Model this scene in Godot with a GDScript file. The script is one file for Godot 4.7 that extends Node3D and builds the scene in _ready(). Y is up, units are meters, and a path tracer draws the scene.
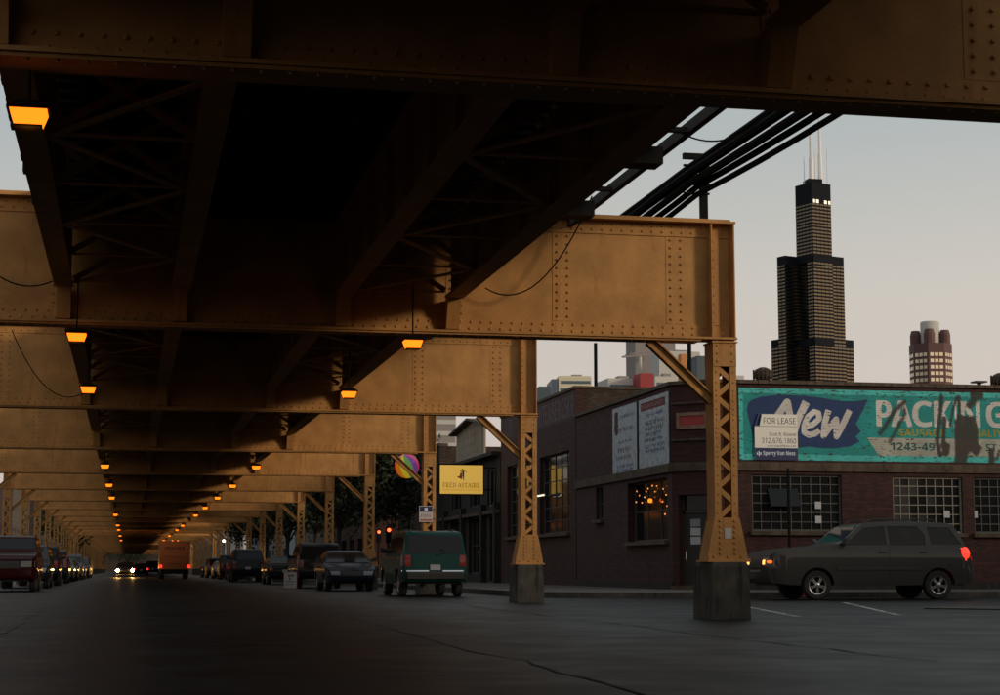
extends Node3D
# A street under an elevated railway at dusk. Camera stands low in the roadway, the street runs towards -z.

const BAY := 14.0            # distance between the steel bents
const Z0 := -12.68           # first bent in front of the camera
const MID := 1.87            # middle of the elevated structure
var M := {}                  # materials
var T := {}                  # textures
var rng := RandomNumberGenerator.new()
var used := {}
var font_sans: SystemFont
var font_bold: SystemFont
var font_serif: SystemFont
var font_serif_bold: SystemFont
const CAM_F := 1791.5
const CAM_YAW := 0.2035
const CAM_PITCH := 0.1232
const CAM_H := 0.759

# ------------------------------------------------------------------ mesh builder
class MB:
	var v := PackedVector3Array()
	var n := PackedVector3Array()
	var uv := PackedVector2Array()
	var has_uv := false
	func tri(a: Vector3, b: Vector3, c: Vector3, hint := Vector3.ZERO) -> void:
		var nn := (b - a).cross(c - a)
		if nn.length_squared() < 1e-14:
			return
		nn = nn.normalized()
		if hint != Vector3.ZERO and nn.dot(hint) < 0.0:
			var t := b
			b = c
			c = t
			nn = -nn
		v.append_array([a, c, b])
		n.append_array([nn, nn, nn])
	func quad(a: Vector3, b: Vector3, c: Vector3, d: Vector3, hint := Vector3.ZERO) -> void:
		tri(a, b, c, hint)
		tri(a, c, d, hint)
	func quad_uv(a: Vector3, b: Vector3, c: Vector3, d: Vector3) -> void:
		# a lower left, b lower right, c upper right, d upper left as one looks at the face
		has_uv = true
		quad(a, b, c, d)
		uv.append_array([Vector2(0, 1), Vector2(1, 0), Vector2(1, 1), Vector2(0, 1), Vector2(0, 0), Vector2(1, 0)])
	func hexa(p: Array) -> void:
		# p[0..3] lower ring, p[4..7] upper ring, counter-clockwise from above
		var c := Vector3.ZERO
		for q in p:
			c += q
		c /= 8.0
		for f in [[0, 1, 2, 3], [4, 5, 6, 7], [0, 1, 5, 4], [1, 2, 6, 5], [2, 3, 7, 6], [3, 0, 4, 7]]:
			var m: Vector3 = (p[f[0]] + p[f[1]] + p[f[2]] + p[f[3]]) / 4.0 - c
			quad(p[f[0]], p[f[1]], p[f[2]], p[f[3]], m)
	func box(c: Vector3, s: Vector3) -> void:
		obox(Transform3D(Basis(), c), s)
	func span(a: Vector3, b: Vector3) -> void:
		box((a + b) / 2.0, (b - a).abs())
	func obox(t: Transform3D, s: Vector3) -> void:
		var h := s / 2.0
		var p := []
		for y in [-h.y, h.y]:
			for q in [[-h.x, h.z], [h.x, h.z], [h.x, -h.z], [-h.x, -h.z]]:
				p.append(t * Vector3(q[0], y, q[1]))
		hexa(p)
	func bar(a: Vector3, b: Vector3, w: float, d: float, up := Vector3.UP) -> void:
		var y := (b - a).normalized()
		if absf(y.dot(up)) > 0.98:
			up = Vector3.RIGHT
		var x := y.cross(up).normalized()
		var z := x.cross(y)
		obox(Transform3D(Basis(x, y, z), (a + b) / 2.0), Vector3(w, (b - a).length(), d))
	func tube(a: Vector3, b: Vector3, r0: float, r1: float, seg := 8, caps := true) -> void:
		var y := (b - a).normalized()
		var up := Vector3.UP if absf(y.y) < 0.95 else Vector3.RIGHT
		var x := y.cross(up).normalized()
		var z := x.cross(y)
		for i in seg:
			var a0 := TAU * i / seg
			var a1 := TAU * (i + 1) / seg
			var d0 := x * cos(a0) + z * sin(a0)
			var d1 := x * cos(a1) + z * sin(a1)
			quad(a + d0 * r0, a + d1 * r0, b + d1 * r1, b + d0 * r1, d0 + d1)
			if caps:
				tri(a, a + d0 * r0, a + d1 * r0, -y)
				tri(b, b + d0 * r1, b + d1 * r1, y)
	func chain(pts: Array, r: float, seg := 6) -> void:
		for i in pts.size() - 1:
			tube(pts[i], pts[i + 1], r, r, seg, i == 0 or i == pts.size() - 2)
	func lathe(prof: Array, t: Transform3D, seg := 20, a_from := 0.0, a_to := TAU) -> void:
		# prof: Vector2(radius, height along local y)
		for i in seg:
			var a0 := lerpf(a_from, a_to, float(i) / seg)
			var a1 := lerpf(a_from, a_to, float(i + 1) / seg)
			for k in prof.size() - 1:
				var p: Vector2 = prof[k]
				var q: Vector2 = prof[k + 1]
				var A := Vector3(cos(a0) * p.x, p.y, sin(a0) * p.x)
				var B := Vector3(cos(a1) * p.x, p.y, sin(a1) * p.x)
				var C := Vector3(cos(a1) * q.x, q.y, sin(a1) * q.x)
				var D := Vector3(cos(a0) * q.x, q.y, sin(a0) * q.x)
				var e := q - p
				var h := Vector3(cos((a0 + a1) / 2) * e.y, -e.x, sin((a0 + a1) / 2) * e.y)
				quad(t * A, t * B, t * C, t * D, t.basis * h)
	func prism(poly: PackedVector2Array, t: Transform3D, depth: float) -> void:
		# poly in local xy, from z = 0 to z = depth
		var idx := Geometry2D.triangulate_polygon(poly)
		for i in range(0, idx.size(), 3):
			var a := poly[idx[i]]
			var b := poly[idx[i + 1]]
			var c := poly[idx[i + 2]]
			tri(t * Vector3(a.x, a.y, depth), t * Vector3(b.x, b.y, depth), t * Vector3(c.x, c.y, depth), t.basis.z)
			tri(t * Vector3(a.x, a.y, 0), t * Vector3(b.x, b.y, 0), t * Vector3(c.x, c.y, 0), -t.basis.z)
		var ccw := not Geometry2D.is_polygon_clockwise(poly)
		for i in poly.size():
			var a := poly[i]
			var b := poly[(i + 1) % poly.size()]
			var o := Vector2(b.y - a.y, a.x - b.x) * (1.0 if ccw else -1.0)
			quad(t * Vector3(a.x, a.y, 0), t * Vector3(b.x, b.y, 0), t * Vector3(b.x, b.y, depth), t * Vector3(a.x, a.y, depth), t.basis * Vector3(o.x, o.y, 0))
	func dome(c: Vector3, nrm: Vector3, r: float, seg := 6) -> void:
		var up := Vector3.UP if absf(nrm.y) < 0.9 else Vector3.RIGHT
		var x := nrm.cross(up).normalized()
		var z := x.cross(nrm)
		for i in seg:
			var d0 := x * cos(TAU * i / seg) + z * sin(TAU * i / seg)
			var d1 := x * cos(TAU * (i + 1) / seg) + z * sin(TAU * (i + 1) / seg)
			var h := (d0 + d1) + nrm
			quad(c + d0 * r, c + d1 * r, c + d1 * r * 0.6 + nrm * r * 0.7, c + d0 * r * 0.6 + nrm * r * 0.7, h)
			tri(c + d0 * r * 0.6 + nrm * r * 0.7, c + d1 * r * 0.6 + nrm * r * 0.7, c + nrm * r * 0.8, nrm)
	func patch(poly: PackedVector2Array, holes: Array, cell: float, f: Callable, hint: Vector3) -> void:
		var lo := poly[0]
		var hi := poly[0]
		for p in poly:
			lo = lo.min(p)
			hi = hi.max(p)
		var nx := int(ceil((hi.x - lo.x) / cell))
		var ny := int(ceil((hi.y - lo.y) / cell))
		for i in nx:
			for j in ny:
				var a := lo + Vector2(i, j) * cell
				var sq := PackedVector2Array([a, a + Vector2(cell, 0), a + Vector2(cell, cell), a + Vector2(0, cell)])
				var bits: Array = Geometry2D.intersect_polygons(sq, poly)
				for h in holes:
					var next := []
					for b in bits:
						for c in Geometry2D.clip_polygons(b, h):
							if not Geometry2D.is_polygon_clockwise(c):
								next.append(c)
					bits = next
				for b in bits:
					var idx := Geometry2D.triangulate_polygon(b)
					for k in range(0, idx.size(), 3):
						tri(f.call(b[idx[k]]), f.call(b[idx[k + 1]]), f.call(b[idx[k + 2]]), hint)
	func smooth(deg: float) -> void:
		var at := {}
		for i in v.size():
			var key := Vector3i((v[i] * 2000.0).round())
			if not at.has(key):
				at[key] = []
			at[key].append(i)
		var lim := cos(deg_to_rad(deg))
		var out := PackedVector3Array()
		out.resize(n.size())
		for key in at:
			var l: Array = at[key]
			for i in l:
				var s := Vector3.ZERO
				for j in l:
					if n[i].dot(n[j]) >= lim:
						s += n[j]
				out[i] = s.normalized()
		n = out
	func mesh() -> ArrayMesh:
		var arr := []
		arr.resize(Mesh.ARRAY_MAX)
		arr[Mesh.ARRAY_VERTEX] = v
		arr[Mesh.ARRAY_NORMAL] = n
		if has_uv and uv.size() == v.size():
			arr[Mesh.ARRAY_TEX_UV] = uv
		var m := ArrayMesh.new()
		m.add_surface_from_arrays(Mesh.PRIMITIVE_TRIANGLES, arr)
		return m

# ------------------------------------------------------------------ node helpers
func numbered(called: String) -> String:
	if not used.has(called):
		used[called] = 0
		return called
	used[called] += 1
	return "%s_%03d" % [called, used[called]]

func thing(called: String, label: String, category: String, at := Vector3.ZERO, turn := 0.0, group := "") -> Node3D:
	var o := Node3D.new()
	o.name = numbered(called)
	add_child(o)
	o.position = at
	o.rotation.y = turn
	meta(o, label, category, group)
	return o

func meta(o: Node, label: String, category: String, group := "") -> void:
	o.set_meta("label", label)
	o.set_meta("category", category)
	if group != "":
		o.set_meta("group", group)

func obj(called: String, mesh: Mesh, m: Material, parent: Node = null, at := Vector3.ZERO) -> MeshInstance3D:
	var o := MeshInstance3D.new()
	o.mesh = mesh
	o.material_override = m
	o.position = at
	if parent == null:
		o.name = numbered(called)
		add_child(o)
	else:
		o.name = called
		parent.add_child(o, true)
	return o

func structure(called: String, mesh: Mesh, m: Material) -> MeshInstance3D:
	var o := obj(called, mesh, m)
	o.set_meta("kind", "structure")
	return o

func boxm(s: Vector3) -> Mesh:
	var b := MB.new()
	b.box(Vector3.ZERO, s)
	return b.mesh()

func bx(called: String, c: Vector3, s: Vector3, m: Material, parent: Node) -> MeshInstance3D:
	return obj(called, boxm(s), m, parent, c)

func ray_of(x: float, y: float) -> Vector3:
	var F := Vector3(sin(CAM_YAW) * cos(CAM_PITCH), sin(CAM_PITCH), -cos(CAM_YAW) * cos(CAM_PITCH))
	var R := Vector3(cos(CAM_YAW), 0, sin(CAM_YAW))
	var U := R.cross(F)
	return F * CAM_F + R * (x - 500.0) + U * (347.5 - y)

func on_z(x: float, y: float, z: float) -> Vector3:
	var r := ray_of(x, y)
	return Vector3(0, CAM_H, 0) + r * (z / r.z)

func on_x(x: float, y: float, X: float) -> Vector3:
	var r := ray_of(x, y)
	return Vector3(0, CAM_H, 0) + r * (X / r.x)

# ------------------------------------------------------------------ textures
func noise(w: int, freq: float, oct: int, sd: int, kind := FastNoiseLite.TYPE_SIMPLEX_SMOOTH) -> PackedByteArray:
	var f := FastNoiseLite.new()
	f.noise_type = kind
	f.frequency = freq
	f.seed = sd
	f.fractal_octaves = oct
	if oct <= 1:
		f.fractal_type = FastNoiseLite.FRACTAL_NONE
	if kind == FastNoiseLite.TYPE_CELLULAR:
		f.cellular_return_type = FastNoiseLite.RETURN_DISTANCE2_SUB
	var im := f.get_seamless_image(w, w)
	im.convert(Image.FORMAT_L8)
	return im.get_data()

func tex_of(im: Image) -> ImageTexture:
	return ImageTexture.create_from_image(im)

func make_textures() -> void:
	var w := 512
	# old steel paint: mottled, with rust freckles and runs
	var a := noise(w, 0.008, 4, 1)
	var b := noise(w, 0.06, 3, 2)
	var c := noise(w, 0.02, 4, 3)
	var e := noise(w, 0.35, 1, 4)
	var im := Image.create(w, w, false, Image.FORMAT_RGB8)
	var hm := Image.create(w, w, false, Image.FORMAT_L8)
	for y in w:
		for x in w:
			var i := y * w + x
			var streak: int = c[((y / 6) % w) * w + x]
			var g := 0.80 + 0.16 * (a[i] / 255.0) + 0.05 * (b[i] / 255.0 - 0.5) + 0.06 * (e[i] / 255.0 - 0.5)
			var col := Color(g, g, g)
			var rust := clampf((b[i] - 212) / 26.0, 0, 1) * clampf((c[i] - 130) / 50.0, 0, 1)
			rust = maxf(rust, clampf((streak - 190) / 40.0, 0, 1) * 0.22)
			col = col.lerp(Color(0.62, 0.40, 0.27), rust * 0.8)
			im.set_pixel(x, y, col)
			hm.set_pixel(x, y, Color(0.5 + 0.3 * (e[i] / 255.0 - 0.5) + 0.3 * (b[i] / 255.0 - 0.5), 0, 0))
	T.paint = tex_of(im)
	T.paint_h = tex_of(hm)
	# concrete, stained
	im = Image.create(w, w, false, Image.FORMAT_RGB8)
	for y in w:
		for x in w:
			var i := y * w + x
			var run: int = c[((y / 8) % w) * w + x]
			var g := 0.62 + 0.3 * (a[i] / 255.0) + 0.12 * (e[i] / 255.0 - 0.5) + 0.1 * (b[i] / 255.0 - 0.5)
			g -= 0.3 * clampf((run - 150) / 60.0, 0, 1)
			im.set_pixel(x, y, Color(g, g * 0.98, g * 0.95))
	T.concrete = tex_of(im)
	# brick courses far enough away to be a texture: 8 x 24 bricks in 1.68 m
	im = Image.create(w, w, false, Image.FORMAT_RGB8)
	hm = Image.create(w, w, false, Image.FORMAT_L8)
	var r := RandomNumberGenerator.new()
	r.seed = 77
	var tone := []
	for k in 24 * 8:
		tone.append(r.randf())
	for y in w:
		var row := int(y * 24.0 / w)
		var fy := fposmod(y * 24.0 / w, 1.0)
		for x in w:
			var u := x * 8.0 / w + (0.5 if row % 2 == 1 else 0.0)
			var k := int(floor(u)) % 8
			var fx := fposmod(u, 1.0)
			var mortar := fy < 0.16 or fx < 0.055
			var t: float = tone[row * 8 + k]
			var i := y * w + x
			var g := 0.62 + 0.3 * t + 0.14 * (e[i] / 255.0 - 0.5) + 0.22 * (a[i] / 255.0 - 0.5)
			var col := Color(g, g * (0.93 + 0.1 * t), g * (0.9 + 0.1 * t))
			if mortar:
				col = Color(0.5, 0.47, 0.46) * (0.85 + 0.3 * a[i] / 255.0)
			im.set_pixel(x, y, col)
			hm.set_pixel(x, y, Color(0.25 if mortar else 0.7 + 0.1 * t, 0, 0))
	T.brick = tex_of(im)
	var nm: Image = hm.duplicate()
	nm.convert(Image.FORMAT_RGB8)
	nm.bump_map_to_normal_map(4.0)
	T.brick_n = tex_of(nm)
	# asphalt: aggregate, patches, cracks
	w = 1024
	var f1 := noise(w, 0.4, 1, 11)
	var f2 := noise(w, 0.012, 4, 12)
	var f3 := noise(w, 0.004, 3, 13)
	var ce := noise(w, 0.006, 1, 14, FastNoiseLite.TYPE_CELLULAR)
	im = Image.create(w, w, false, Image.FORMAT_RGB8)
	hm = Image.create(w, w, false, Image.FORMAT_L8)
	for y in w:
		for x in w:
			var i := y * w + x
			var g := 0.58 + 0.26 * (f2[i] / 255.0 - 0.5) + 0.3 * (f3[i] / 255.0 - 0.5) + 0.34 * (f1[i] / 255.0 - 0.5)
			var cr := 0.0
			if ce[(i + 3 * (f2[i] - 128)) % (w * w)] < 8:
				cr = clampf((f3[i] - 90) / 60.0, 0, 1)
			g = lerpf(g, 0.22, cr * 0.8)
			im.set_pixel(x, y, Color(g, g, g * 1.01))
			var rr := 0.60 + 0.12 * (f2[i] / 255.0 - 0.5) + 0.14 * (f3[i] / 255.0 - 0.5)
			hm.set_pixel(x, y, Color(rr, 0, 0))
	T.asphalt = tex_of(im)
	T.asphalt_r = tex_of(hm)
	var fine := noise(512, 0.3, 2, 15)
	var fi := Image.create_from_data(512, 512, false, Image.FORMAT_L8, fine)
	fi.convert(Image.FORMAT_RGB8)
	fi.bump_map_to_normal_map(3.0)
	T.grain_n = tex_of(fi)
	# soft general wear
	w = 256
	var d1 := noise(w, 0.02, 4, 21)
	var d2 := noise(w, 0.3, 1, 22)
	im = Image.create(w, w, false, Image.FORMAT_RGB8)
	for i in w * w:
		var g := 0.78 + 0.3 * (d1[i] / 255.0 - 0.5) + 0.1 * (d2[i] / 255.0 - 0.5)
		im.set_pixel(i % w, i / w, Color(g, g, g))
	T.wear = tex_of(im)

func mat(key: String, lin: Color, rough := 0.8, metal := 0.0, tex = null, scale := 1.0) -> StandardMaterial3D:
	var m := StandardMaterial3D.new()
	m.resource_name = key
	m.albedo_color = lin.linear_to_srgb()
	m.roughness = rough
	m.metallic = metal
	if tex != null:
		m.albedo_texture = tex
		m.uv1_triplanar = true
		m.uv1_world_triplanar = true
		m.uv1_scale = Vector3.ONE * scale
	M[key] = m
	return m

func glow(key: String, lin: Color, energy: float) -> StandardMaterial3D:
	var m := mat(key, Color(lin.r * 0.3, lin.g * 0.3, lin.b * 0.3), 0.4)
	m.emission_enabled = true
	m.emission = lin.linear_to_srgb()
	m.emission_energy_multiplier = energy
	return m

func make_materials() -> void:
	var m := mat("tan_paint", Color(0.56, 0.275, 0.085), 0.62, 0.0, T.paint, 0.35)
	m.metallic_specular = 0.35
	mat("tie_wood", Color(0.036, 0.031, 0.027), 0.95, 0.0, T.wear, 0.7)
	mat("rail_steel", Color(0.12, 0.10, 0.09), 0.4, 0.8)
	mat("cable_black", Color(0.006, 0.006, 0.006), 0.85).metallic_specular = 0.12
	mat("pier_concrete", Color(0.092, 0.088, 0.078), 0.95, 0.0, T.concrete, 0.45)
	m = mat("asphalt", Color(0.030, 0.029, 0.0285), 0.85, 0.0, T.asphalt, 0.085)
	m.roughness_texture = T.asphalt_r
	m.metallic_specular = 0.2
	m = mat("pavement", Color(0.12, 0.11, 0.095), 0.92, 0.0, T.concrete, 0.3)
	mat("kerb_stone", Color(0.11, 0.10, 0.09), 0.92, 0.0, T.concrete, 0.5)
	mat("line_paint", Color(0.42, 0.41, 0.38), 0.85, 0.0, T.wear, 0.8)
	m = mat("maroon_brick", Color(0.068, 0.016, 0.013), 0.85, 0.0, T.brick, 0.595)
	m.normal_enabled = true
	m.normal_texture = T.brick_n
	m = mat("brown_brick", Color(0.075, 0.046, 0.031), 0.88, 0.0, T.brick, 0.595)
	m.normal_enabled = true
	m.normal_texture = T.brick_n
	mat("dark_stone", Color(0.028, 0.024, 0.021), 0.9, 0.0, T.concrete, 0.3)
	mat("grey_stone", Color(0.10, 0.10, 0.10), 0.9, 0.0, T.concrete, 0.3)
	mat("tan_stone", Color(0.16, 0.12, 0.085), 0.9, 0.0, T.concrete, 0.4)
	mat("coping_brown", Color(0.13, 0.095, 0.065), 0.9, 0.0, T.concrete, 0.4)
	mat("band_stone", Color(0.13, 0.092, 0.062), 0.9, 0.0, T.concrete, 0.5)
	mat("roof_tar", Color(0.04, 0.038, 0.036), 0.95, 0.0, T.wear, 0.4)
	m = mat("dark_glass", Color(0.012, 0.013, 0.014), 0.08)
	m.metallic_specular = 0.32
	mat("sash_metal", Color(0.06, 0.058, 0.054), 0.7)
	mat("pale_sash", Color(0.20, 0.18, 0.14), 0.7)
	mat("door_dark", Color(0.02, 0.017, 0.015), 0.6)
	mat("paper_white", Color(0.42, 0.42, 0.42), 0.85)
	mat("sign_white", Color(0.68, 0.66, 0.62), 0.7)
	mat("sign_navy", Color(0.03, 0.05, 0.14), 0.6)
	mat("sign_red", Color(0.30, 0.03, 0.03), 0.7)
	mat("black_metal", Color(0.009, 0.009, 0.009), 0.7).metallic_specular = 0.15
	mat("dark_metal", Color(0.03, 0.028, 0.027), 0.5, 0.3)
	mat("rust_metal", Color(0.05, 0.032, 0.022), 0.9)
	mat("tyre_rubber", Color(0.012, 0.012, 0.012), 0.85)
	m = mat("rim_silver", Color(0.36, 0.36, 0.36), 0.3, 0.9)
	mat("chrome", Color(0.65, 0.65, 0.65), 0.15, 1.0)
	mat("black_plastic", Color(0.014, 0.014, 0.014), 0.6)
	mat("plate_white", Color(0.22, 0.23, 0.25), 0.6)
	m = mat("clear_lens", Color(0.16, 0.16, 0.16), 0.1)
	mat("red_lens", Color(0.16, 0.008, 0.008), 0.15)
	mat("amber_lens", Color(0.35, 0.10, 0.01), 0.15)
	for cc in [["grey_car_paint", Color(0.036, 0.034, 0.032)], ["green_car_paint", Color(0.003, 0.030, 0.027)], ["black_car_paint", Color(0.010, 0.010, 0.011)], ["red_car_paint", Color(0.024, 0.003, 0.0035)], ["blue_car_paint", Color(0.008, 0.012, 0.02)], ["silver_car_paint", Color(0.07, 0.07, 0.075)], ["brown_car_paint", Color(0.018, 0.012, 0.009)]]:
		m = mat(cc[0], cc[1], 0.5, 0.0)
		m.metallic_specular = 0.18
		m.clearcoat_enabled = true
		m.clearcoat = 0.4 if cc[0] == "grey_car_paint" else 0.2
		m.clearcoat_roughness = 0.06
	m = mat("tint_glass", Color(0.02, 0.022, 0.024), 0.04)
	m.albedo_color.a = 0.9
	m.metallic_specular = 0.25
	m.transparency = BaseMaterial3D.TRANSPARENCY_ALPHA
	mat("bark", Color(0.05, 0.04, 0.03), 0.95, 0.0, T.wear, 1.0)
	m = mat("leaf_green", Color(0.022, 0.028, 0.011), 0.75)
	m.backlight_enabled = true
	m.backlight = Color(0.02, 0.03, 0.006).linear_to_srgb()
	m.cull_mode = BaseMaterial3D.CULL_DISABLED
	glow("lamp_amber", Color(1.0, 0.16, 0.006), 2.6)
	glow("tail_red", Color(1.0, 0.03, 0.015), 2.4)
	glow("signal_red", Color(1.0, 0.10, 0.03), 4.0)
	glow("amber_glow", Color(1.0, 0.16, 0.02), 1.6)
	glow("head_amber", Color(1.0, 0.36, 0.08), 3.0)
	glow("head_white", Color(1.0, 0.50, 0.13), 400.0)
	glow("window_warm", Color(1.0, 0.5, 0.08), 0.35)
	glow("tube_white", Color(0.9, 0.8, 0.6), 1.2)
	glow("bulb_warm", Color(1.0, 0.32, 0.08), 1.3)
	glow("street_white", Color(0.9, 0.85, 0.6), 5.0)
	# skyline
	mat("tower_black", Color(0.009, 0.010, 0.014), 0.7).metallic_specular = 0.2
	mat("tower_glass", Color(0.125, 0.102, 0.073), 0.05, 1.0)
	mat("granite_red", Color(0.11, 0.05, 0.045), 0.7)
	mat("pale_facade", Color(0.62, 0.56, 0.40), 0.7)
	mat("blue_facade", Color(0.07, 0.10, 0.135), 0.5)
	mat("concrete_far", Color(0.24, 0.21, 0.20), 0.85)
	mat("pale_far", Color(0.48, 0.46, 0.42), 0.8)
	mat("teal_far", Color(0.05, 0.075, 0.085), 0.6)
	mat("mast_white", Color(0.8, 0.77, 0.74), 0.6)
	mat("orange_far", Color(0.5, 0.2, 0.05), 0.7)

# ------------------------------------------------------------------ drawing flat print into an image
func fill_tri(im: Image, a: Vector2, b: Vector2, c: Vector2, col: Color) -> void:
	var x0 := maxi(0, int(floor(minf(a.x, minf(b.x, c.x)))))
	var x1 := mini(im.get_width() - 1, int(ceil(maxf(a.x, maxf(b.x, c.x)))))
	var y0 := maxi(0, int(floor(minf(a.y, minf(b.y, c.y)))))
	var y1 := mini(im.get_height() - 1, int(ceil(maxf(a.y, maxf(b.y, c.y)))))
	var d := (b - a).cross(c - a)
	if absf(d) < 1e-6:
		return
	for y in range(y0, y1 + 1):
		for x in range(x0, x1 + 1):
			var p := Vector2(x + 0.5, y + 0.5)
			var s := (b - a).cross(p - a) / d
			var t := (p - a).cross(c - a) / d
			if s >= -0.001 and t >= -0.001 and s + t <= 1.001:
				im.set_pixel(x, y, im.get_pixel(x, y).lerp(col, col.a) if col.a < 1.0 else col)

func fill_poly(im: Image, pts: PackedVector2Array, col: Color) -> void:
	var idx := Geometry2D.triangulate_polygon(pts)
	for i in range(0, idx.size(), 3):
		fill_tri(im, pts[idx[i]], pts[idx[i + 1]], pts[idx[i + 2]], col)

func stroke(im: Image, pts: Array, wid: float, col: Color) -> void:
	for i in pts.size() - 1:
		var a: Vector2 = pts[i]
		var b: Vector2 = pts[i + 1]
		var o := (b - a).normalized().orthogonal() * wid / 2
		fill_tri(im, a + o, a - o, b - o, col)
		fill_tri(im, a + o, b - o, b + o, col)
	for p in pts.slice(1, pts.size() - 1):
		for k in 10:
			fill_tri(im, p, p + Vector2.from_angle(TAU * k / 10) * wid / 2, p + Vector2.from_angle(TAU * (k + 1) / 10) * wid / 2, col)

func put_text(im: Image, s: String, f: Font, rect: Rect2, col: Color, slant := 0.0) -> void:
	var tm := TextMesh.new()
	tm.font = f
	tm.text = s
	tm.font_size = 48
	tm.depth = 0.0
	tm.pixel_size = 0.01
	var arr := tm.surface_get_arrays(0)
	var vs: PackedVector3Array = arr[Mesh.ARRAY_VERTEX]
	var idx: PackedInt32Array = arr[Mesh.ARRAY_INDEX]
	var lo := Vector2(1e9, 1e9)
	var hi := -lo
	for q in vs:
		lo = lo.min(Vector2(q.x, q.y))
		hi = hi.max(Vector2(q.x, q.y))
	var p := PackedVector2Array()
	for q in vs:
		var u := (Vector2(q.x, q.y) - lo) / (hi - lo)
		p.append(Vector2(rect.position.x + u.x * rect.size.x + slant * u.y * rect.size.y, rect.position.y + (1.0 - u.y) * rect.size.y))
	for i in range(0, idx.size(), 3):
		fill_tri(im, p[idx[i]], p[idx[i + 1]], p[idx[i + 2]], col)

func print_mat(key: String, im: Image, rough := 0.8) -> StandardMaterial3D:
	var m := StandardMaterial3D.new()
	m.resource_name = key
	m.albedo_texture = tex_of(im)
	m.roughness = rough
	M[key] = m
	return m

func card(called: String, a: Vector3, b: Vector3, up: Vector3, m: Material, parent: Node = null) -> MeshInstance3D:
	# a printed face from lower left a to lower right b
	var q := MB.new()
	q.quad_uv(a, b, b + up, a + up)
	return obj(called, q.mesh(), m, parent)

# ------------------------------------------------------------------ build
func _ready() -> void:
	rng.seed = 20
	var cam := Camera3D.new()
	cam.name = "camera"
	cam.position = Vector3(0, CAM_H, 0)
	cam.rotation = Vector3(CAM_PITCH, -CAM_YAW, 0)
	cam.fov = rad_to_deg(2.0 * atan(347.5 / CAM_F))
	cam.near = 0.1
	cam.far = 8000.0
	add_child(cam)
	# dusk: sun almost down behind the camera and to its right
	var sun_az := deg_to_rad(50.0)
	var sun_el := deg_to_rad(14.0)
	var to_sun := Vector3(sin(sun_az) * cos(sun_el), sin(sun_el), cos(sun_az) * cos(sun_el))
	var env := Environment.new()
	env.background_mode = Environment.BG_SKY
	var sky := Sky.new()
	var sm := PanoramaSkyMaterial.new()
	sm.panorama = dusk_sky(to_sun)
	sky.sky_material = sm
	env.sky = sky
	env.tonemap_mode = Environment.TONE_MAPPER_LINEAR
	env.tonemap_exposure = 1.0
	env.sdfgi_enabled = true
	env.ssao_enabled = true
	env.ssil_enabled = true
	var we := WorldEnvironment.new()
	we.name = "world"
	we.environment = env
	add_child(we)
	var sun := DirectionalLight3D.new()
	sun.name = "sun"
	sun.look_at_from_position(to_sun * 100.0, Vector3.ZERO)
	sun.light_color = Color(1.0, 0.92, 0.80)
	sun.light_energy = 0.5
	sun.light_angular_distance = 10.0
	sun.shadow_enabled = true
	add_child(sun)
	font_sans = SystemFont.new()
	font_sans.font_names = PackedStringArray(["Droid Sans"])
	font_bold = SystemFont.new()
	font_bold.font_names = PackedStringArray(["Droid Sans"])
	font_bold.font_weight = 700
	font_serif = SystemFont.new()
	font_serif.font_names = PackedStringArray(["Droid Serif"])
	make_textures()
	make_materials()
	make_ground()
	make_bent_meshes()
	make_span_meshes()
	for k in range(-12, 31):
		make_bent(k)
	for k in range(-12, 30):
		make_span(k)
	make_corner_building()
	make_shade_blocks()
	make_row_buildings()
	make_skyline()
	make_trees()
	make_cables()
	make_lamps()
	make_signs()
	make_vehicles()
	make_street_things()

func dusk_sky(to_sun: Vector3) -> ImageTexture:
	var W := 512
	var H := 256
	var im := Image.create(W, H, false, Image.FORMAT_RGBF)
	var stops := [[-90.0, Color(0.16, 0.145, 0.13)], [-1.0, Color(0.3, 0.26, 0.23)], [0.0, Color(0.60, 0.50, 0.45)], [5.0, Color(0.60, 0.535, 0.49)], [9.0, Color(0.57, 0.545, 0.50)], [14.0, Color(0.42, 0.465, 0.475)], [25.0, Color(0.43, 0.465, 0.48)], [50.0, Color(0.43, 0.47, 0.50)], [90.0, Color(0.41, 0.455, 0.495)]]
	for y in H:
		var el := 90.0 - 180.0 * (y + 0.5) / H
		var c := Color.BLACK
		for i in stops.size() - 1:
			if el >= stops[i][0] and el <= stops[i + 1][0]:
				var t: float = (el - stops[i][0]) / (stops[i + 1][0] - stops[i][0])
				c = stops[i][1].lerp(stops[i + 1][1], t)
		for x in W:
			var az := TAU * (0.5 - (x + 0.5) / W)   # the middle column faces +z, a quarter of the way is +x
			var d := Vector3(sin(az) * cos(deg_to_rad(el)), sin(deg_to_rad(el)), cos(az) * cos(deg_to_rad(el)))
			var g := 0.0
			if el > 0.0:
				var da := wrapf(atan2(d.x, d.z) - atan2(to_sun.x, to_sun.z), -PI, PI)
				g = exp(-pow(da / deg_to_rad(58.0), 2.0) - pow((el - 6.0) / 15.0, 2.0))
			im.set_pixel(x, y, Color(c.r + 0.95 * g, c.g + 0.66 * g, c.b + 0.40 * g))
	return tex_of(im)

# ------------------------------------------------------------------ elevated railway
var bent_mesh := {}

func rivet_row(b: MB, a: Vector3, c: Vector3, step: float, r := 0.024, nrm := Vector3.BACK) -> void:
	var k := int((c - a).length() / step)
	for i in k + 1:
		b.dome(a.lerp(c, float(i) / k), nrm, r, 5)

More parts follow.
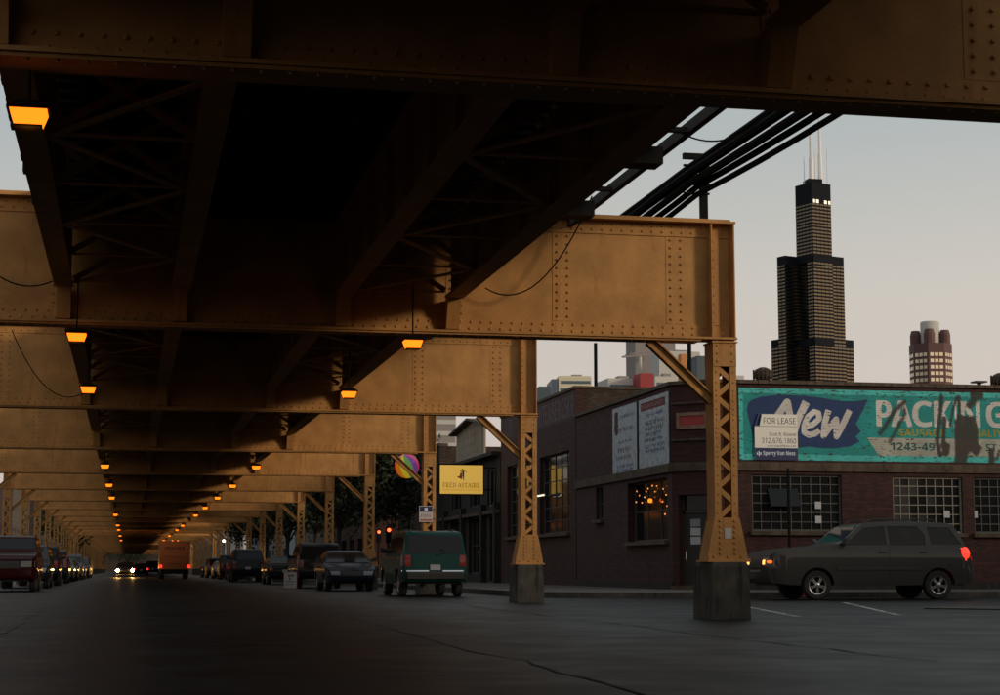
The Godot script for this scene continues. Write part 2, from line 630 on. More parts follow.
func make_bent_meshes() -> void:
	# plate girder, local origin on the ground under its middle
	var b := MB.new()
	b.box(Vector3(0, 5.26, 0), Vector3(14.66, 1.85, 0.03))
	for y in [6.18, 4.34]:
		b.box(Vector3(0, y, 0), Vector3(14.76, 0.035, 0.44))
	b.box(Vector3(0, 6.215, 0), Vector3(14.6, 0.03, 0.38))
	b.box(Vector3(0, 4.306, 0), Vector3(13.6, 0.03, 0.38))
	for s in [-1, 1]:
		b.box(Vector3(0, 6.06, s * 0.025), Vector3(14.64, 0.205, 0.02))
		b.box(Vector3(0, 4.46, s * 0.025), Vector3(14.64, 0.205, 0.02))
	bent_mesh.girder = b.mesh()
	b = MB.new()
	for y in [4.41, 4.51]:
		rivet_row(b, Vector3(-7.2 + (0.08 if y > 4.45 else 0.0), y, 0.035), Vector3(7.2, y, 0.035), 0.16)
	for y in [6.02, 6.11]:
		rivet_row(b, Vector3(-7.2 + (0.08 if y > 6.05 else 0.0), y, 0.035), Vector3(7.2, y, 0.035), 0.16)
	for x in [-6.45, -4.62, -2.95, 2.95, 4.62, 6.45]:
		for d in [-0.085, 0.085]:
			rivet_row(b, Vector3(x + d, 4.64, 0.029), Vector3(x + d, 5.9, 0.029), 0.125, 0.022)
	for x in [-7.06, 7.06]:
		rivet_row(b, Vector3(x, 4.62, 0.047), Vector3(x, 5.9, 0.047), 0.14, 0.022)
	# heads of the rivets through the flange, seen as a toothed lower edge
	rivet_row(b, Vector3(-6.7, 4.291, 0.14), Vector3(6.7, 4.291, 0.14), 0.2, 0.024, Vector3.DOWN)
	bent_mesh.rivets = b.mesh()
	b = MB.new()
	b.box(Vector3(0, 5.26, 0.018), Vector3(0.32, 1.38, 0.006))
	bent_mesh.splice = b.mesh()
	b = MB.new()
	b.box(Vector3(0, 5.26, 0.034), Vector3(0.18, 1.39, 0.024))
	b.box(Vector3(-0.075, 5.26, 0.125), Vector3(0.02, 1.79, 0.155))
	bent_mesh.end_stiff = b.mesh()
	b = MB.new()
	b.box(Vector3(0, 5.26, 0.13), Vector3(0.02, 1.79, 0.165))
	bent_mesh.stiff = b.mesh()
	b = MB.new()
	b.box(Vector3(0, 5.26, 0), Vector3(0.02, 1.88, 0.42))
	bent_mesh.end_plate = b.mesh()
	# laced column, local origin at its foot on the pier (y 0.87)
	b = MB.new()
	b.box(Vector3(0.18, 2.59, 0), Vector3(0.018, 3.42, 0.36))
	for s in [-1, 1]:
		b.box(Vector3(0.137, 2.59, s * 0.188), Vector3(0.104, 3.42, 0.014))
	bent_mesh.channel = b.mesh()
	b = MB.new()
	b.box(Vector3(0, 4.1, 0.201), Vector3(0.38, 0.40, 0.012))
	b.box(Vector3(0, 4.1, -0.201), Vector3(0.38, 0.40, 0.012))
	b.box(Vector3(0, 4.28, 0), Vector3(0.42, 0.02, 0.46))
	bent_mesh.cap_plate = b.mesh()
	b = MB.new()
	var foot := PackedVector2Array([Vector2(-0.31, 0.9), Vector2(0.31, 0.9), Vector2(0.315, 1.0), Vector2(0.2, 1.55), Vector2(-0.2, 1.55), Vector2(-0.315, 1.0)])
	b.prism(foot, Transform3D(Basis(), Vector3(0, 0, 0.197)), 0.014)
	b.prism(foot, Transform3D(Basis(), Vector3(0, 0, -0.211)), 0.014)
	for s in [-1, 1]:
		b.hexa([Vector3(s * 0.31, 0.9, 0.19), Vector3(s * 0.33, 0.9, 0.19), Vector3(s * 0.33, 0.9, -0.19), Vector3(s * 0.31, 0.9, -0.19), Vector3(s * 0.19, 1.5, 0.19), Vector3(s * 0.205, 1.5, 0.19), Vector3(s * 0.205, 1.5, -0.19), Vector3(s * 0.19, 1.5, -0.19)])
	b.box(Vector3(0, 0.885, 0), Vector3(0.7, 0.03, 0.56))
	bent_mesh.foot_plate = b.mesh()
	b = MB.new()
	for x in [-0.12, 0.12]:
		rivet_row(b, Vector3(x * 1.0, 1.0, 0.212), Vector3(x * 1.0, 1.5, 0.212), 0.083, 0.026)
		rivet_row(b, Vector3(x, 3.98, 0.208), Vector3(x, 4.22, 0.208), 0.08, 0.02)
		for k in 8:
			rivet_row(b, Vector3(x * 1.15, 1.62 + k * 0.29, 0.196), Vector3(x * 1.15, 1.78 + k * 0.29, 0.196), 0.08, 0.015)
	for x in [-0.22, 0.22, 0.0]:
		b.dome(Vector3(x, 0.95, 0.212), Vector3.BACK, 0.026, 6)
	bent_mesh.column_rivets = b.mesh()
	b = MB.new()
	b.bar(Vector3(-0.135, -0.115, 0), Vector3(0.135, 0.115, 0), 0.075, 0.014, Vector3.BACK)
	bent_mesh.bar_up = b.mesh()
	b = MB.new()
	b.bar(Vector3(0.135, -0.115, 0), Vector3(-0.135, 0.115, 0), 0.075, 0.014, Vector3.BACK)
	bent_mesh.bar_down = b.mesh()
	b = MB.new()
	for k in 10:
		var y := 1.66 + k * 0.236
		var s := 1.0 if k % 2 == 0 else -1.0
		b.bar(Vector3(-0.135 * s, y - 0.115, 0.174), Vector3(0.135 * s, y + 0.115, 0.174), 0.075, 0.014, Vector3.BACK)
	bent_mesh.lattice = b.mesh()
	# pier: chipped concrete block
	b = MB.new()
	var p := []
	for q in [[0.0, 0.31, 0.47], [0.80, 0.295, 0.455], [0.87, 0.265, 0.425]]:
		p.append([Vector3(-q[1], q[0], q[2]), Vector3(q[1], q[0], q[2]), Vector3(q[1], q[0], -q[2]), Vector3(-q[1], q[0], -q[2])])
	for k in 2:
		for i in 4:
			var j := (i + 1) % 4
			b.quad(p[k][i], p[k][j], p[k + 1][j], p[k + 1][i], (p[k][i] + p[k][j]) * Vector3(1, 0, 1))
	b.quad(p[2][0], p[2][1], p[2][2], p[2][3], Vector3.UP)
	bent_mesh.pier = b.mesh()
	# knee brace: two angles back to back, from girder to column (local to the column)
	b = MB.new()
	b.bar(Vector3(-1.17, 4.29, 0.06), Vector3(-0.16, 3.36, 0.06), 0.13, 0.02, Vector3.BACK)
	b.bar(Vector3(-1.17, 4.29, -0.06), Vector3(-0.16, 3.36, -0.06), 0.13, 0.02, Vector3.BACK)
	b.bar(Vector3(-1.12, 4.335, 0.0), Vector3(-0.13, 3.42, 0.0), 0.02, 0.26, Vector3.BACK)
	bent_mesh.brace = b.mesh()
	b = MB.new()
	b.box(Vector3(0, 6.72, 0), Vector3(0.11, 1.1, 0.11))
	b.box(Vector3(-0.14, 7.27, 0), Vector3(0.38, 0.09, 0.09))
	for k in 4:
		b.box(Vector3(-0.13, 6.66 + k * 0.15, 0.05), Vector3(0.42, 0.03, 0.05))
	bent_mesh.post = b.mesh()

func make_bent(k: int) -> void:
	var label := "tan riveted steel bent with laced columns, one of the row carrying the tracks"
	match k:
		0: label = "shaded riveted girder with columns out of view at the street crossing"
		1: label = "tan riveted bent whose laced column has a small white notice on its foot"
		2: label = "tan riveted bent with its pier at the curved kerb by the brick corner"
		3: label = "tan riveted bent whose column carries a blue and white street sign"
	var t := thing("steel_bent", label, "steel bent", Vector3(MID, 0, Z0 - k * BAY), 0.0, "steel bents of the elevated railway")
	var tan: Material = M.tan_paint
	var g := obj("girder", bent_mesh.girder, tan, t)
	obj("rivets", bent_mesh.rivets, tan, g).set_meta("kind", "stuff")
	for x in [-6.45, -4.62, -2.95, 2.95, 4.62, 6.45]:
		obj("splice_plate", bent_mesh.splice, tan, g, Vector3(x, 0, 0))
	for s in [-1, 1]:
		var e := obj("end_stiffener", bent_mesh.end_stiff, tan, g, Vector3(s * 7.06, 0, 0))
		if s < 0:
			e.rotation.z = 0
		obj("end_plate", bent_mesh.end_plate, tan, g, Vector3(s * 7.35, 0, 0))
	for s in [-1, 1]:
		var c := Node3D.new()
		c.name = "column"
		t.add_child(c, true)
		c.position = Vector3(s * 7.17, 0, 0)
		for q in [-1, 1]:
			var ch := obj("channel", bent_mesh.channel, tan, c)
			if q < 0:
				ch.rotation.y = PI
		obj("cap_plate", bent_mesh.cap_plate, tan, c)
		obj("foot_plate", bent_mesh.foot_plate, tan, c)
		obj("rivets", bent_mesh.column_rivets, tan, c).set_meta("kind", "stuff")
		if k >= 1 and k <= 5 and s > 0:
			for i in 10:
				for z in [0.174, -0.174]:
					var up: bool = (i % 2 == 0) == (z > 0)
					obj("lattice_bar", bent_mesh.bar_up if up else bent_mesh.bar_down, tan, c, Vector3(0, 1.66 + i * 0.236, z))
		else:
			obj("lattice", bent_mesh.lattice, tan, c)
			obj("lattice", bent_mesh.lattice, tan, c).rotation.y = PI
		var br := obj("knee_brace", bent_mesh.brace, tan, t, Vector3(s * 7.17, 0, 0))
		if s < 0:
			br.rotation.y = PI
		obj("concrete_pier", bent_mesh.pier, M.pier_concrete, t, Vector3(s * 7.17, 0, -0.12))
	obj("cable_post", bent_mesh.post, M.black_metal, t, Vector3(6.93, 0, 0))

var span_mesh := {}

func make_span_meshes() -> void:
	var L := BAY - 0.46
	var b := MB.new()
	b.box(Vector3(0, 5.39, 0), Vector3(0.03, 1.06, L))
	b.box(Vector3(0, 5.94, 0), Vector3(0.27, 0.04, L))
	b.box(Vector3(0, 4.85, 0), Vector3(0.27, 0.04, L))
	for i in 9:
		b.box(Vector3(0, 5.395, -L / 2 + 0.4 + i * (L - 0.8) / 8), Vector3(0.22, 1.05, 0.03))
	for s in [-1, 1]:
		b.prism(PackedVector2Array([Vector2(0, 4.83), Vector2(0.3, 4.83), Vector2(0.12, 4.38), Vector2(0, 4.38)]), Transform3D(Basis(Vector3(0, 0, -s), Vector3.UP, Vector3(s, 0, 0)), Vector3(-0.1 * s, 0, s * (L / 2 + 0.19))), 0.2)
	span_mesh.stringer = b.mesh()
	b = MB.new()
	for i in 6:
		var z0 := -L / 2 + i * L / 6
		var s := 1.0 if i % 2 == 0 else -1.0
		b.bar(Vector3(-0.7 * s, 4.9, z0), Vector3(0.7 * s, 4.9, z0 + L / 6), 0.1, 0.02, Vector3.UP)
		b.bar(Vector3(-0.7, 4.93, z0), Vector3(0.7, 4.93, z0), 0.02, 0.1, Vector3.BACK)
		b.bar(Vector3(-0.7, 4.95, z0 + 0.03), Vector3(0.7, 5.8, z0 + 0.03), 0.08, 0.02, Vector3.BACK)
		b.bar(Vector3(0.7, 4.95, z0 + 0.05), Vector3(-0.7, 5.8, z0 + 0.05), 0.08, 0.02, Vector3.BACK)
	span_mesh.bracing = b.mesh()
	b = MB.new()
	var r := RandomNumberGenerator.new()
	r.seed = 5
	var nt := 34
	for i in nt:
		var z := -BAY / 2 + (i + 0.5) * BAY / nt
		var e0 := r.randf_range(-0.05, 0.06)
		b.box(Vector3(e0, 6.06 + r.randf_range(-0.006, 0.006), z), Vector3(6.64, 0.2, 0.24))
	span_mesh.ties = b.mesh()
	b = MB.new()
	b.box(Vector3(0, 6.2, 0), Vector3(0.07, 0.09, BAY))
	b.box(Vector3(0, 6.255, 0), Vector3(0.075, 0.04, BAY))
	span_mesh.rail = b.mesh()
	b = MB.new()
	b.box(Vector3(0, 6.22, 0), Vector3(0.16, 0.14, BAY))
	span_mesh.guard = b.mesh()
	b = MB.new()
	for i in 5:
		b.box(Vector3(-0.48 + i * 0.24, 6.187, 0), Vector3(0.236, 0.05, BAY - 0.02))
	span_mesh.boards = b.mesh()
	b = MB.new()
	for i in 5:
		b.box(Vector3(3.55 + i * 0.2, 6.10, 0), Vector3(0.185, 0.05, BAY - 0.03))
	span_mesh.walk = b.mesh()
	b = MB.new()
	b.box(Vector3(4.74, 6.12, 0), Vector3(0.09, 0.14, BAY))
	for i in 8:
		b.box(Vector3(4.57, 6.09, -BAY / 2 + 0.9 + i * BAY / 8), Vector3(0.26, 0.06, 0.08))
	span_mesh.edge = b.mesh()
	b = MB.new()
	b.prism(PackedVector2Array([Vector2(2.95, 5.9), Vector2(3.1, 6.06), Vector2(4.6, 6.06), Vector2(4.6, 5.92), Vector2(4.2, 5.84), Vector2(3.02, 5.2), Vector2(2.95, 5.2)]), Transform3D(Basis(), Vector3(0, 0, -0.05)), 0.1)
	b.box(Vector3(4.32, 5.93, 0), Vector3(0.56, 0.22, 0.36))
	span_mesh.bracket = b.mesh()

func make_span(k: int) -> void:
	# between bent k and bent k + 1
	var label := "steel track span with timber ties between two girders of the row"
	match k:
		0: label = "steel track span joining the shaded girder to the bent with the notice"
		1: label = "steel track span ending at the bent by the curved kerb"
		2: label = "steel track span ending at the bent with the street sign"
	var t := thing("track_span", label, "track span", Vector3(MID, 0, Z0 - (k + 0.5) * BAY), 0.0, "track spans of the elevated railway")
	for x in [-2.87, -1.2, 1.2, 2.87]:
		obj("stringer", span_mesh.stringer, M.tan_paint, t, Vector3(x, 0, 0))
	for x in [-2.03, 2.03]:
		obj("bracing", span_mesh.bracing, M.tan_paint, t, Vector3(x, 0, 0))
	obj("ties", span_mesh.ties, M.tie_wood, t).set_meta("kind", "stuff")
	for x in [-2.72, -1.28, 1.28, 2.72]:
		obj("rail", span_mesh.rail, M.rail_steel, t, Vector3(x, 0, 0))
	for x in [-3.12, 3.12]:
		obj("guard_timber", span_mesh.guard, M.tie_wood, t, Vector3(x, 0, 0))
	for x in [-1.98, -0.6, 0.6, 1.98]:
		obj("track_boards", span_mesh.boards, M.tie_wood, t, Vector3(x, 0, 0))
	obj("walkway", span_mesh.walk, M.tie_wood, t)
	obj("walkway_edge", span_mesh.edge, M.tie_wood, t)
	for i in 4:
		obj("walkway_bracket", span_mesh.bracket, M.tie_wood, t, Vector3(0, 0, -BAY / 2 + 1.9 + i * 3.4))

func make_lamps() -> void:
	var hood := MB.new()
	hood.hexa([Vector3(-0.15, 0.0, 0.16), Vector3(0.15, 0.0, 0.16), Vector3(0.15, 0.0, -0.16), Vector3(-0.15, 0.0, -0.16), Vector3(-0.08, 0.06, 0.08), Vector3(0.08, 0.06, 0.08), Vector3(0.08, 0.06, -0.08), Vector3(-0.08, 0.06, -0.08)])
	var hm := hood.mesh()
	var lens := MB.new()
	lens.hexa([Vector3(-0.095, -0.125, 0.09), Vector3(0.095, -0.125, 0.09), Vector3(0.095, -0.125, -0.09), Vector3(-0.095, -0.125, -0.09), Vector3(-0.135, -0.004, 0.13), Vector3(0.135, -0.004, 0.13), Vector3(0.135, -0.004, -0.13), Vector3(-0.135, -0.004, -0.13)])
	var lm := lens.mesh()
	var stem := MB.new()
	stem.tube(Vector3(0, 0.05, 0), Vector3(0, 0.79, 0), 0.012, 0.012, 6)
	var sm := stem.mesh()
	var frame := MB.new()
	for s in [-1, 1]:
		frame.box(Vector3(0, -0.004, s * 0.143), Vector3(0.3, 0.022, 0.02))
		frame.box(Vector3(s * 0.143, -0.004, 0), Vector3(0.02, 0.022, 0.28))
	frame.box(Vector3(0, -0.13, 0), Vector3(0.2, 0.012, 0.19))
	var fm := frame.mesh()
	var spots := []
	for z in [-13.1, -25.7, -33.3, -58.3, -71.4, -84.2, -110.2, -136.5, -152.5, -180.0, -208.0]:
		spots.append(Vector3(-0.78, 4.06, z))
	for z in [-25.5, -33.2, -57.9, -71.2, -83.3, -96.8, -110.5, -136.5, -152.5, -180.0, -208.0]:
		spots.append(Vector3(3.97, 4.06, z))
	for i in spots.size():
		var p: Vector3 = spots[i]
		var label := "amber lamp hung under the outer edge of the track deck" if p.x < 0 else "amber lamp hung under the deck on the walkway side of the tracks"
		if i == 0:
			label = "large amber lamp under the deck beside the open strip of sky"
		var t := thing("under_deck_lamp", label, "lamp", p, 0.0, "amber lamps under the tracks")
		obj("hood", hm, M.black_metal, t)
		obj("lens", lm, M.lamp_amber, t)
		obj("lens_frame", fm, M.black_metal, t)
		obj("stem", sm, M.black_metal, t)
		var l := OmniLight3D.new()
		l.name = "lamp_light"
		l.position = Vector3(0, -0.2, 0)
		l.light_color = Color(1.0, 0.62, 0.22)
		l.light_energy = 0.025
		l.light_size = 0.12
		l.omni_range = 30.0
		l.omni_attenuation = 2.0
		l.shadow_enabled = true
		t.add_child(l)

func sag_line(a: Vector3, b: Vector3, sag: float, n := 10) -> Array:
	var out := []
	for i in n + 1:
		var t := float(i) / n
		out.append(a.lerp(b, t) + Vector3.DOWN * sag * 4.0 * t * (1.0 - t))
	return out

func make_cables() -> void:
	var spec := [[8.56, 7.08, 0.03, 0.055], [8.68, 7.03, 0.06, 0.045], [8.52, 6.97, 0.07, 0.06], [8.66, 6.90, 0.09, 0.05], [8.58, 6.84, 0.11, 0.06], [8.72, 6.80, 0.13, 0.05], [8.70, 6.66, 0.16, 0.045]]
	for i in spec.size():
		var s: Array = spec[i]
		var b := MB.new()
		for k in range(-1, 9):
			var z := Z0 - k * BAY
			b.chain(sag_line(Vector3(s[0], s[1], z), Vector3(s[0], s[1], z - BAY), s[2]), s[3], 6)
		var o := obj("feeder_cable", b.mesh(), M.cable_black)
		meta(o, "lowest and slackest black cable of the bundle beside the track walkway" if i == 6 else "thick black cable of the bundle strung from post to post beside the walkway", "cable", "cables strung along the elevated railway")
	# loose wires
	var w := [
		[on_z(485, 288, -26.4), on_z(592, 196, -26.3), 0.62, "thin loose wire drooping across the lit girder face above the knee brace"],
		[on_x(681, 133, 6.3), on_x(776, 104, 7.6), 0.25, "thin wire hanging slack between the walkway and the cable bundle"],
		[on_z(-4, 274, -26.4), on_z(53, 281, -26.4), 0.12, "short slack wire across the girder face on the far side of the deck"],
		[on_z(12, 330, -40.4), on_z(82, 394, -40.4), 0.55, "long slack wire curving down a girder face behind the first"],
		[Vector3(-2.1, 5.75, -12.4), Vector3(-1.35, 5.9, -13.9), 0.06, "stub of wire sticking out from the deck edge near the large lamp"]]
	for q in w:
		var b := MB.new()
		b.chain(sag_line(q[0], q[1], q[2], 16), 0.011, 5)
		meta(obj("loose_wire", b.mesh(), M.cable_black), q[3], "wire")
# ------------------------------------------------------------------ ground
func flat(poly: PackedVector2Array, y0: float, y1: float) -> Mesh:
	# poly holds (x, -z)
	var b := MB.new()
	b.prism(poly, Transform3D(Basis(Vector3.RIGHT, Vector3.FORWARD, Vector3.UP), Vector3(0, y0, 0)), y1 - y0)
	return b.mesh()

func sheet(a: Vector2, c: Vector2, y: float) -> Mesh:
	var b := MB.new()
	b.quad(Vector3(a.x, y, a.y), Vector3(c.x, y, a.y), Vector3(c.x, y, c.y), Vector3(a.x, y, c.y), Vector3.UP)
	return b.mesh()

func offset_strip(path: Array, wid: float, y0: float, y1: float) -> Mesh:
	var b := MB.new()
	for i in path.size() - 1:
		var a: Vector2 = path[i]
		var c: Vector2 = path[i + 1]
		var o := (c - a).normalized().orthogonal() * wid
		a -= o * 0.08
		c -= o * 0.08
		b.hexa([Vector3(a.x, y0, -a.y), Vector3(c.x, y0, -c.y), Vector3(c.x + o.x, y0, -c.y - o.y), Vector3(a.x + o.x, y0, -a.y - o.y), Vector3(a.x, y1, -a.y), Vector3(c.x, y1, -c.y), Vector3(c.x + o.x, y1, -c.y - o.y), Vector3(a.x + o.x, y1, -a.y - o.y)])
	return b.mesh()

func make_ground() -> void:
	structure("ground", sheet(Vector2(-4500, 800), Vector2(4500, -5000), -0.06), mat("far_ground", Color(0.07, 0.068, 0.065), 0.95, 0.0, T.wear, 0.02))
	structure("road", sheet(Vector2(-90, 70), Vector2(90, -520), 0.0), M.asphalt)
	# pavement beyond the side street, with a rounded corner
	var arc := []
	for i in 9:
		var a := lerpf(-PI / 2, -PI, i / 8.0)
		arc.append(Vector2(13.9 + 3.3 * cos(a), 48.9 + 3.3 * sin(a)))
	var poly := PackedVector2Array([Vector2(80, 45.6)])
	poly.append_array(PackedVector2Array(arc))
	poly.append_array(PackedVector2Array([Vector2(10.6, 515), Vector2(17.2, 515), Vector2(17.2, 52.8), Vector2(80, 52.8)]))
	structure("pavement", flat(poly, -0.05, 0.15), M.pavement)
	var path := [Vector2(80, 45.6)] + arc + [Vector2(10.6, 515)]
	structure("kerb", offset_strip(path, 0.16, -0.05, 0.158), M.kerb_stone)
	var lp := PackedVector2Array([Vector2(-60, 45.6), Vector2(-7.6, 48.6), Vector2(-7.6, 515), Vector2(-14, 515), Vector2(-14, 52.8), Vector2(-60, 52.8)])
	structure("pavement_far_side", flat(lp, -0.05, 0.15), M.pavement)
	structure("verge", flat(PackedVector2Array([Vector2(16.2, 31.0), Vector2(60, 29.0), Vector2(60, 34.2), Vector2(15.8, 33.6), Vector2(15.0, 32.4)]), -0.05, 0.025), mat("verge_dirt", Color(0.045, 0.045, 0.028), 0.95, 0.0, T.wear, 0.8))
	# worn paint, laid over the asphalt
	for q in [[Vector2(12.45, -35.4), Vector2(10.6, -27.6), 0.13], [Vector2(16.1, -39.0), Vector2(12.6, -28.2), 0.13], [Vector2(21.5, -34.8), Vector2(27.5, -36.0), 0.1]]:
		var b := MB.new()
		var r := RandomNumberGenerator.new()
		r.seed = 3
		var a: Vector2 = q[0]
		var c: Vector2 = q[1]
		var o: Vector2 = (c - a).normalized().orthogonal() * q[2] / 2
		var n := 26
		for i in n:
			if r.randf() < 0.16:
				continue
			var p0 := a.lerp(c, float(i) / n)
			var p1 := a.lerp(c, (i + 1.0) / n)
			var e0 := r.randf_range(0.55, 1.0)
			b.quad(Vector3(p0.x + o.x * e0, 0.004, p0.y + o.y * e0), Vector3(p1.x + o.x * e0, 0.004, p1.y + o.y * e0), Vector3(p1.x - o.x, 0.004, p1.y - o.y), Vector3(p0.x - o.x, 0.004, p0.y - o.y), Vector3.UP)
		structure("road_marking", b.mesh(), M.line_paint)

	# tar seams over old cracks
	var tar := mat("tar_seam", Color(0.016, 0.016, 0.016), 0.95)
	for q in [[Vector2(3.2, -9), Vector2(4.4, -44), 0.35], [Vector2(6.6, -14), Vector2(7.2, -62), 0.3], [Vector2(-1.6, -12), Vector2(-0.6, -70), 0.4], [Vector2(-2.0, -24.5), Vector2(14.5, -27.5), 0.5], [Vector2(-6, -41), Vector2(15, -40.2), 0.4], [Vector2(0.4, -18.2), Vector2(8.3, -19.4), 0.4]]:
		var b := MB.new()
		var a: Vector2 = q[0]
		var c: Vector2 = q[1]
		var o := (c - a).normalized().orthogonal()
		var n := 60
		var last := a
		var off := 0.0
		for i in range(1, n + 1):
			off = clampf(off + rng.randf_range(-0.09, 0.09), -q[2], q[2])
			var p := a.lerp(c, float(i) / n) + o * off
			var w := o * rng.randf_range(0.008, 0.022)
			b.quad(Vector3(last.x + w.x, 0.008, last.y + w.y), Vector3(p.x + w.x, 0.008, p.y + w.y), Vector3(p.x - w.x, 0.008, p.y - w.y), Vector3(last.x - w.x, 0.008, last.y - w.y), Vector3.UP)
			last = p
		structure("tar_seam", b.mesh(), tar)

# ------------------------------------------------------------------ buildings
func wall(parent: Node, called: String, o: Vector3, u: Vector3, nrm: Vector3, w: float, h: float, thick: float, holes: Array, m: Material) -> MeshInstance3D:
	# o: lower corner on the outer face; holes: Rect2 in (along, up)
	var xs := [0.0, w]
	var ys := [0.0, h]
	for r in holes:
		xs.append_array([r.position.x, r.end.x])
		ys.append_array([r.position.y, r.end.y])
	xs.sort()
	ys.sort()
	var b := MB.new()
	for j in ys.size() - 1:
		if ys[j + 1] - ys[j] < 0.001:
			continue
		var from := -1.0
		for i in xs.size():
			var solid: bool = i < xs.size() - 1
			if solid:
				var c := Vector2((xs[i] + xs[i + 1]) / 2, (ys[j] + ys[j + 1]) / 2)
				for r in holes:
					if r.has_point(c):
						solid = false
			if solid and from < 0:
				from = xs[i]
			elif not solid and from >= 0:
				var x1: float = xs[i]
				var cc: Vector3 = o + u * (from + x1) / 2 + Vector3.UP * (ys[j] + ys[j + 1]) / 2 - nrm * thick / 2
				b.obox(Transform3D(Basis(u, Vector3.UP, nrm), cc), Vector3(x1 - from, ys[j + 1] - ys[j], thick))
				from = -1.0
	return obj(called, b.mesh(), m, parent)

func window(parent: Node, o: Vector3, u: Vector3, nrm: Vector3, w: float, h: float, cols: int, rows: int, glass: Material, sash: Material, recess := 0.14, sill: Material = null, single := true) -> Node3D:
	var t := Node3D.new()
	t.name = "window"
	parent.add_child(t, true)
	var bs := Basis(u, Vector3.UP, nrm)
	var mid := o - nrm * recess
	var fr := MB.new()
	for s in [0.0, h - 0.06]:
		fr.obox(Transform3D(bs, mid + u * w / 2 + Vector3.UP * (s + 0.03)), Vector3(w, 0.06, 0.07))
	for s in [0.03, w - 0.03]:
		fr.obox(Transform3D(bs, mid + u * s + Vector3.UP * h / 2), Vector3(0.06, h - 0.12, 0.068))
	obj("frame", fr.mesh(), sash, t)
	var mu := MB.new()
	for i in range(1, cols):
		mu.obox(Transform3D(bs, mid + u * (w * i / cols) + Vector3.UP * h / 2), Vector3(0.028, h - 0.12, 0.04))
	for j in range(1, rows):
		mu.obox(Transform3D(bs, mid + u * w / 2 + Vector3.UP * (h * j / rows)), Vector3(w - 0.12, 0.03, 0.043))
	if cols > 1 or rows > 1:
		obj("glazing_bars", mu.mesh(), sash, t)
	var pw := w / cols - 0.02
	var ph := h / rows - 0.02
	var all := MB.new()
	var pane := boxm(Vector3(pw, ph, 0.008))
	for i in cols:
		for j in rows:
			var c := mid + u * (w * (i + 0.5) / cols) + Vector3.UP * (h * (j + 0.5) / rows) - nrm * 0.012
			var tilt := bs * Basis(Vector3.UP, rng.randf_range(-0.012, 0.012)) * Basis(Vector3.RIGHT, rng.randf_range(-0.012, 0.012))
			if single:
				var p := obj("pane", pane, glass, t)
				p.transform = Transform3D(tilt, c)
			else:
				all.obox(Transform3D(tilt, c), Vector3(pw, ph, 0.008))
	if not single:
		obj("panes", all.mesh(), glass, t)
	if sill != null:
		var sb := MB.new()
		sb.obox(Transform3D(bs, o + u * w / 2 + Vector3.UP * -0.06 + nrm * 0.02), Vector3(w + 0.16, 0.12, 0.24))
		obj("sill", sb.mesh(), sill, t)
	return t

const FX := 16.3      # line of the shopfronts

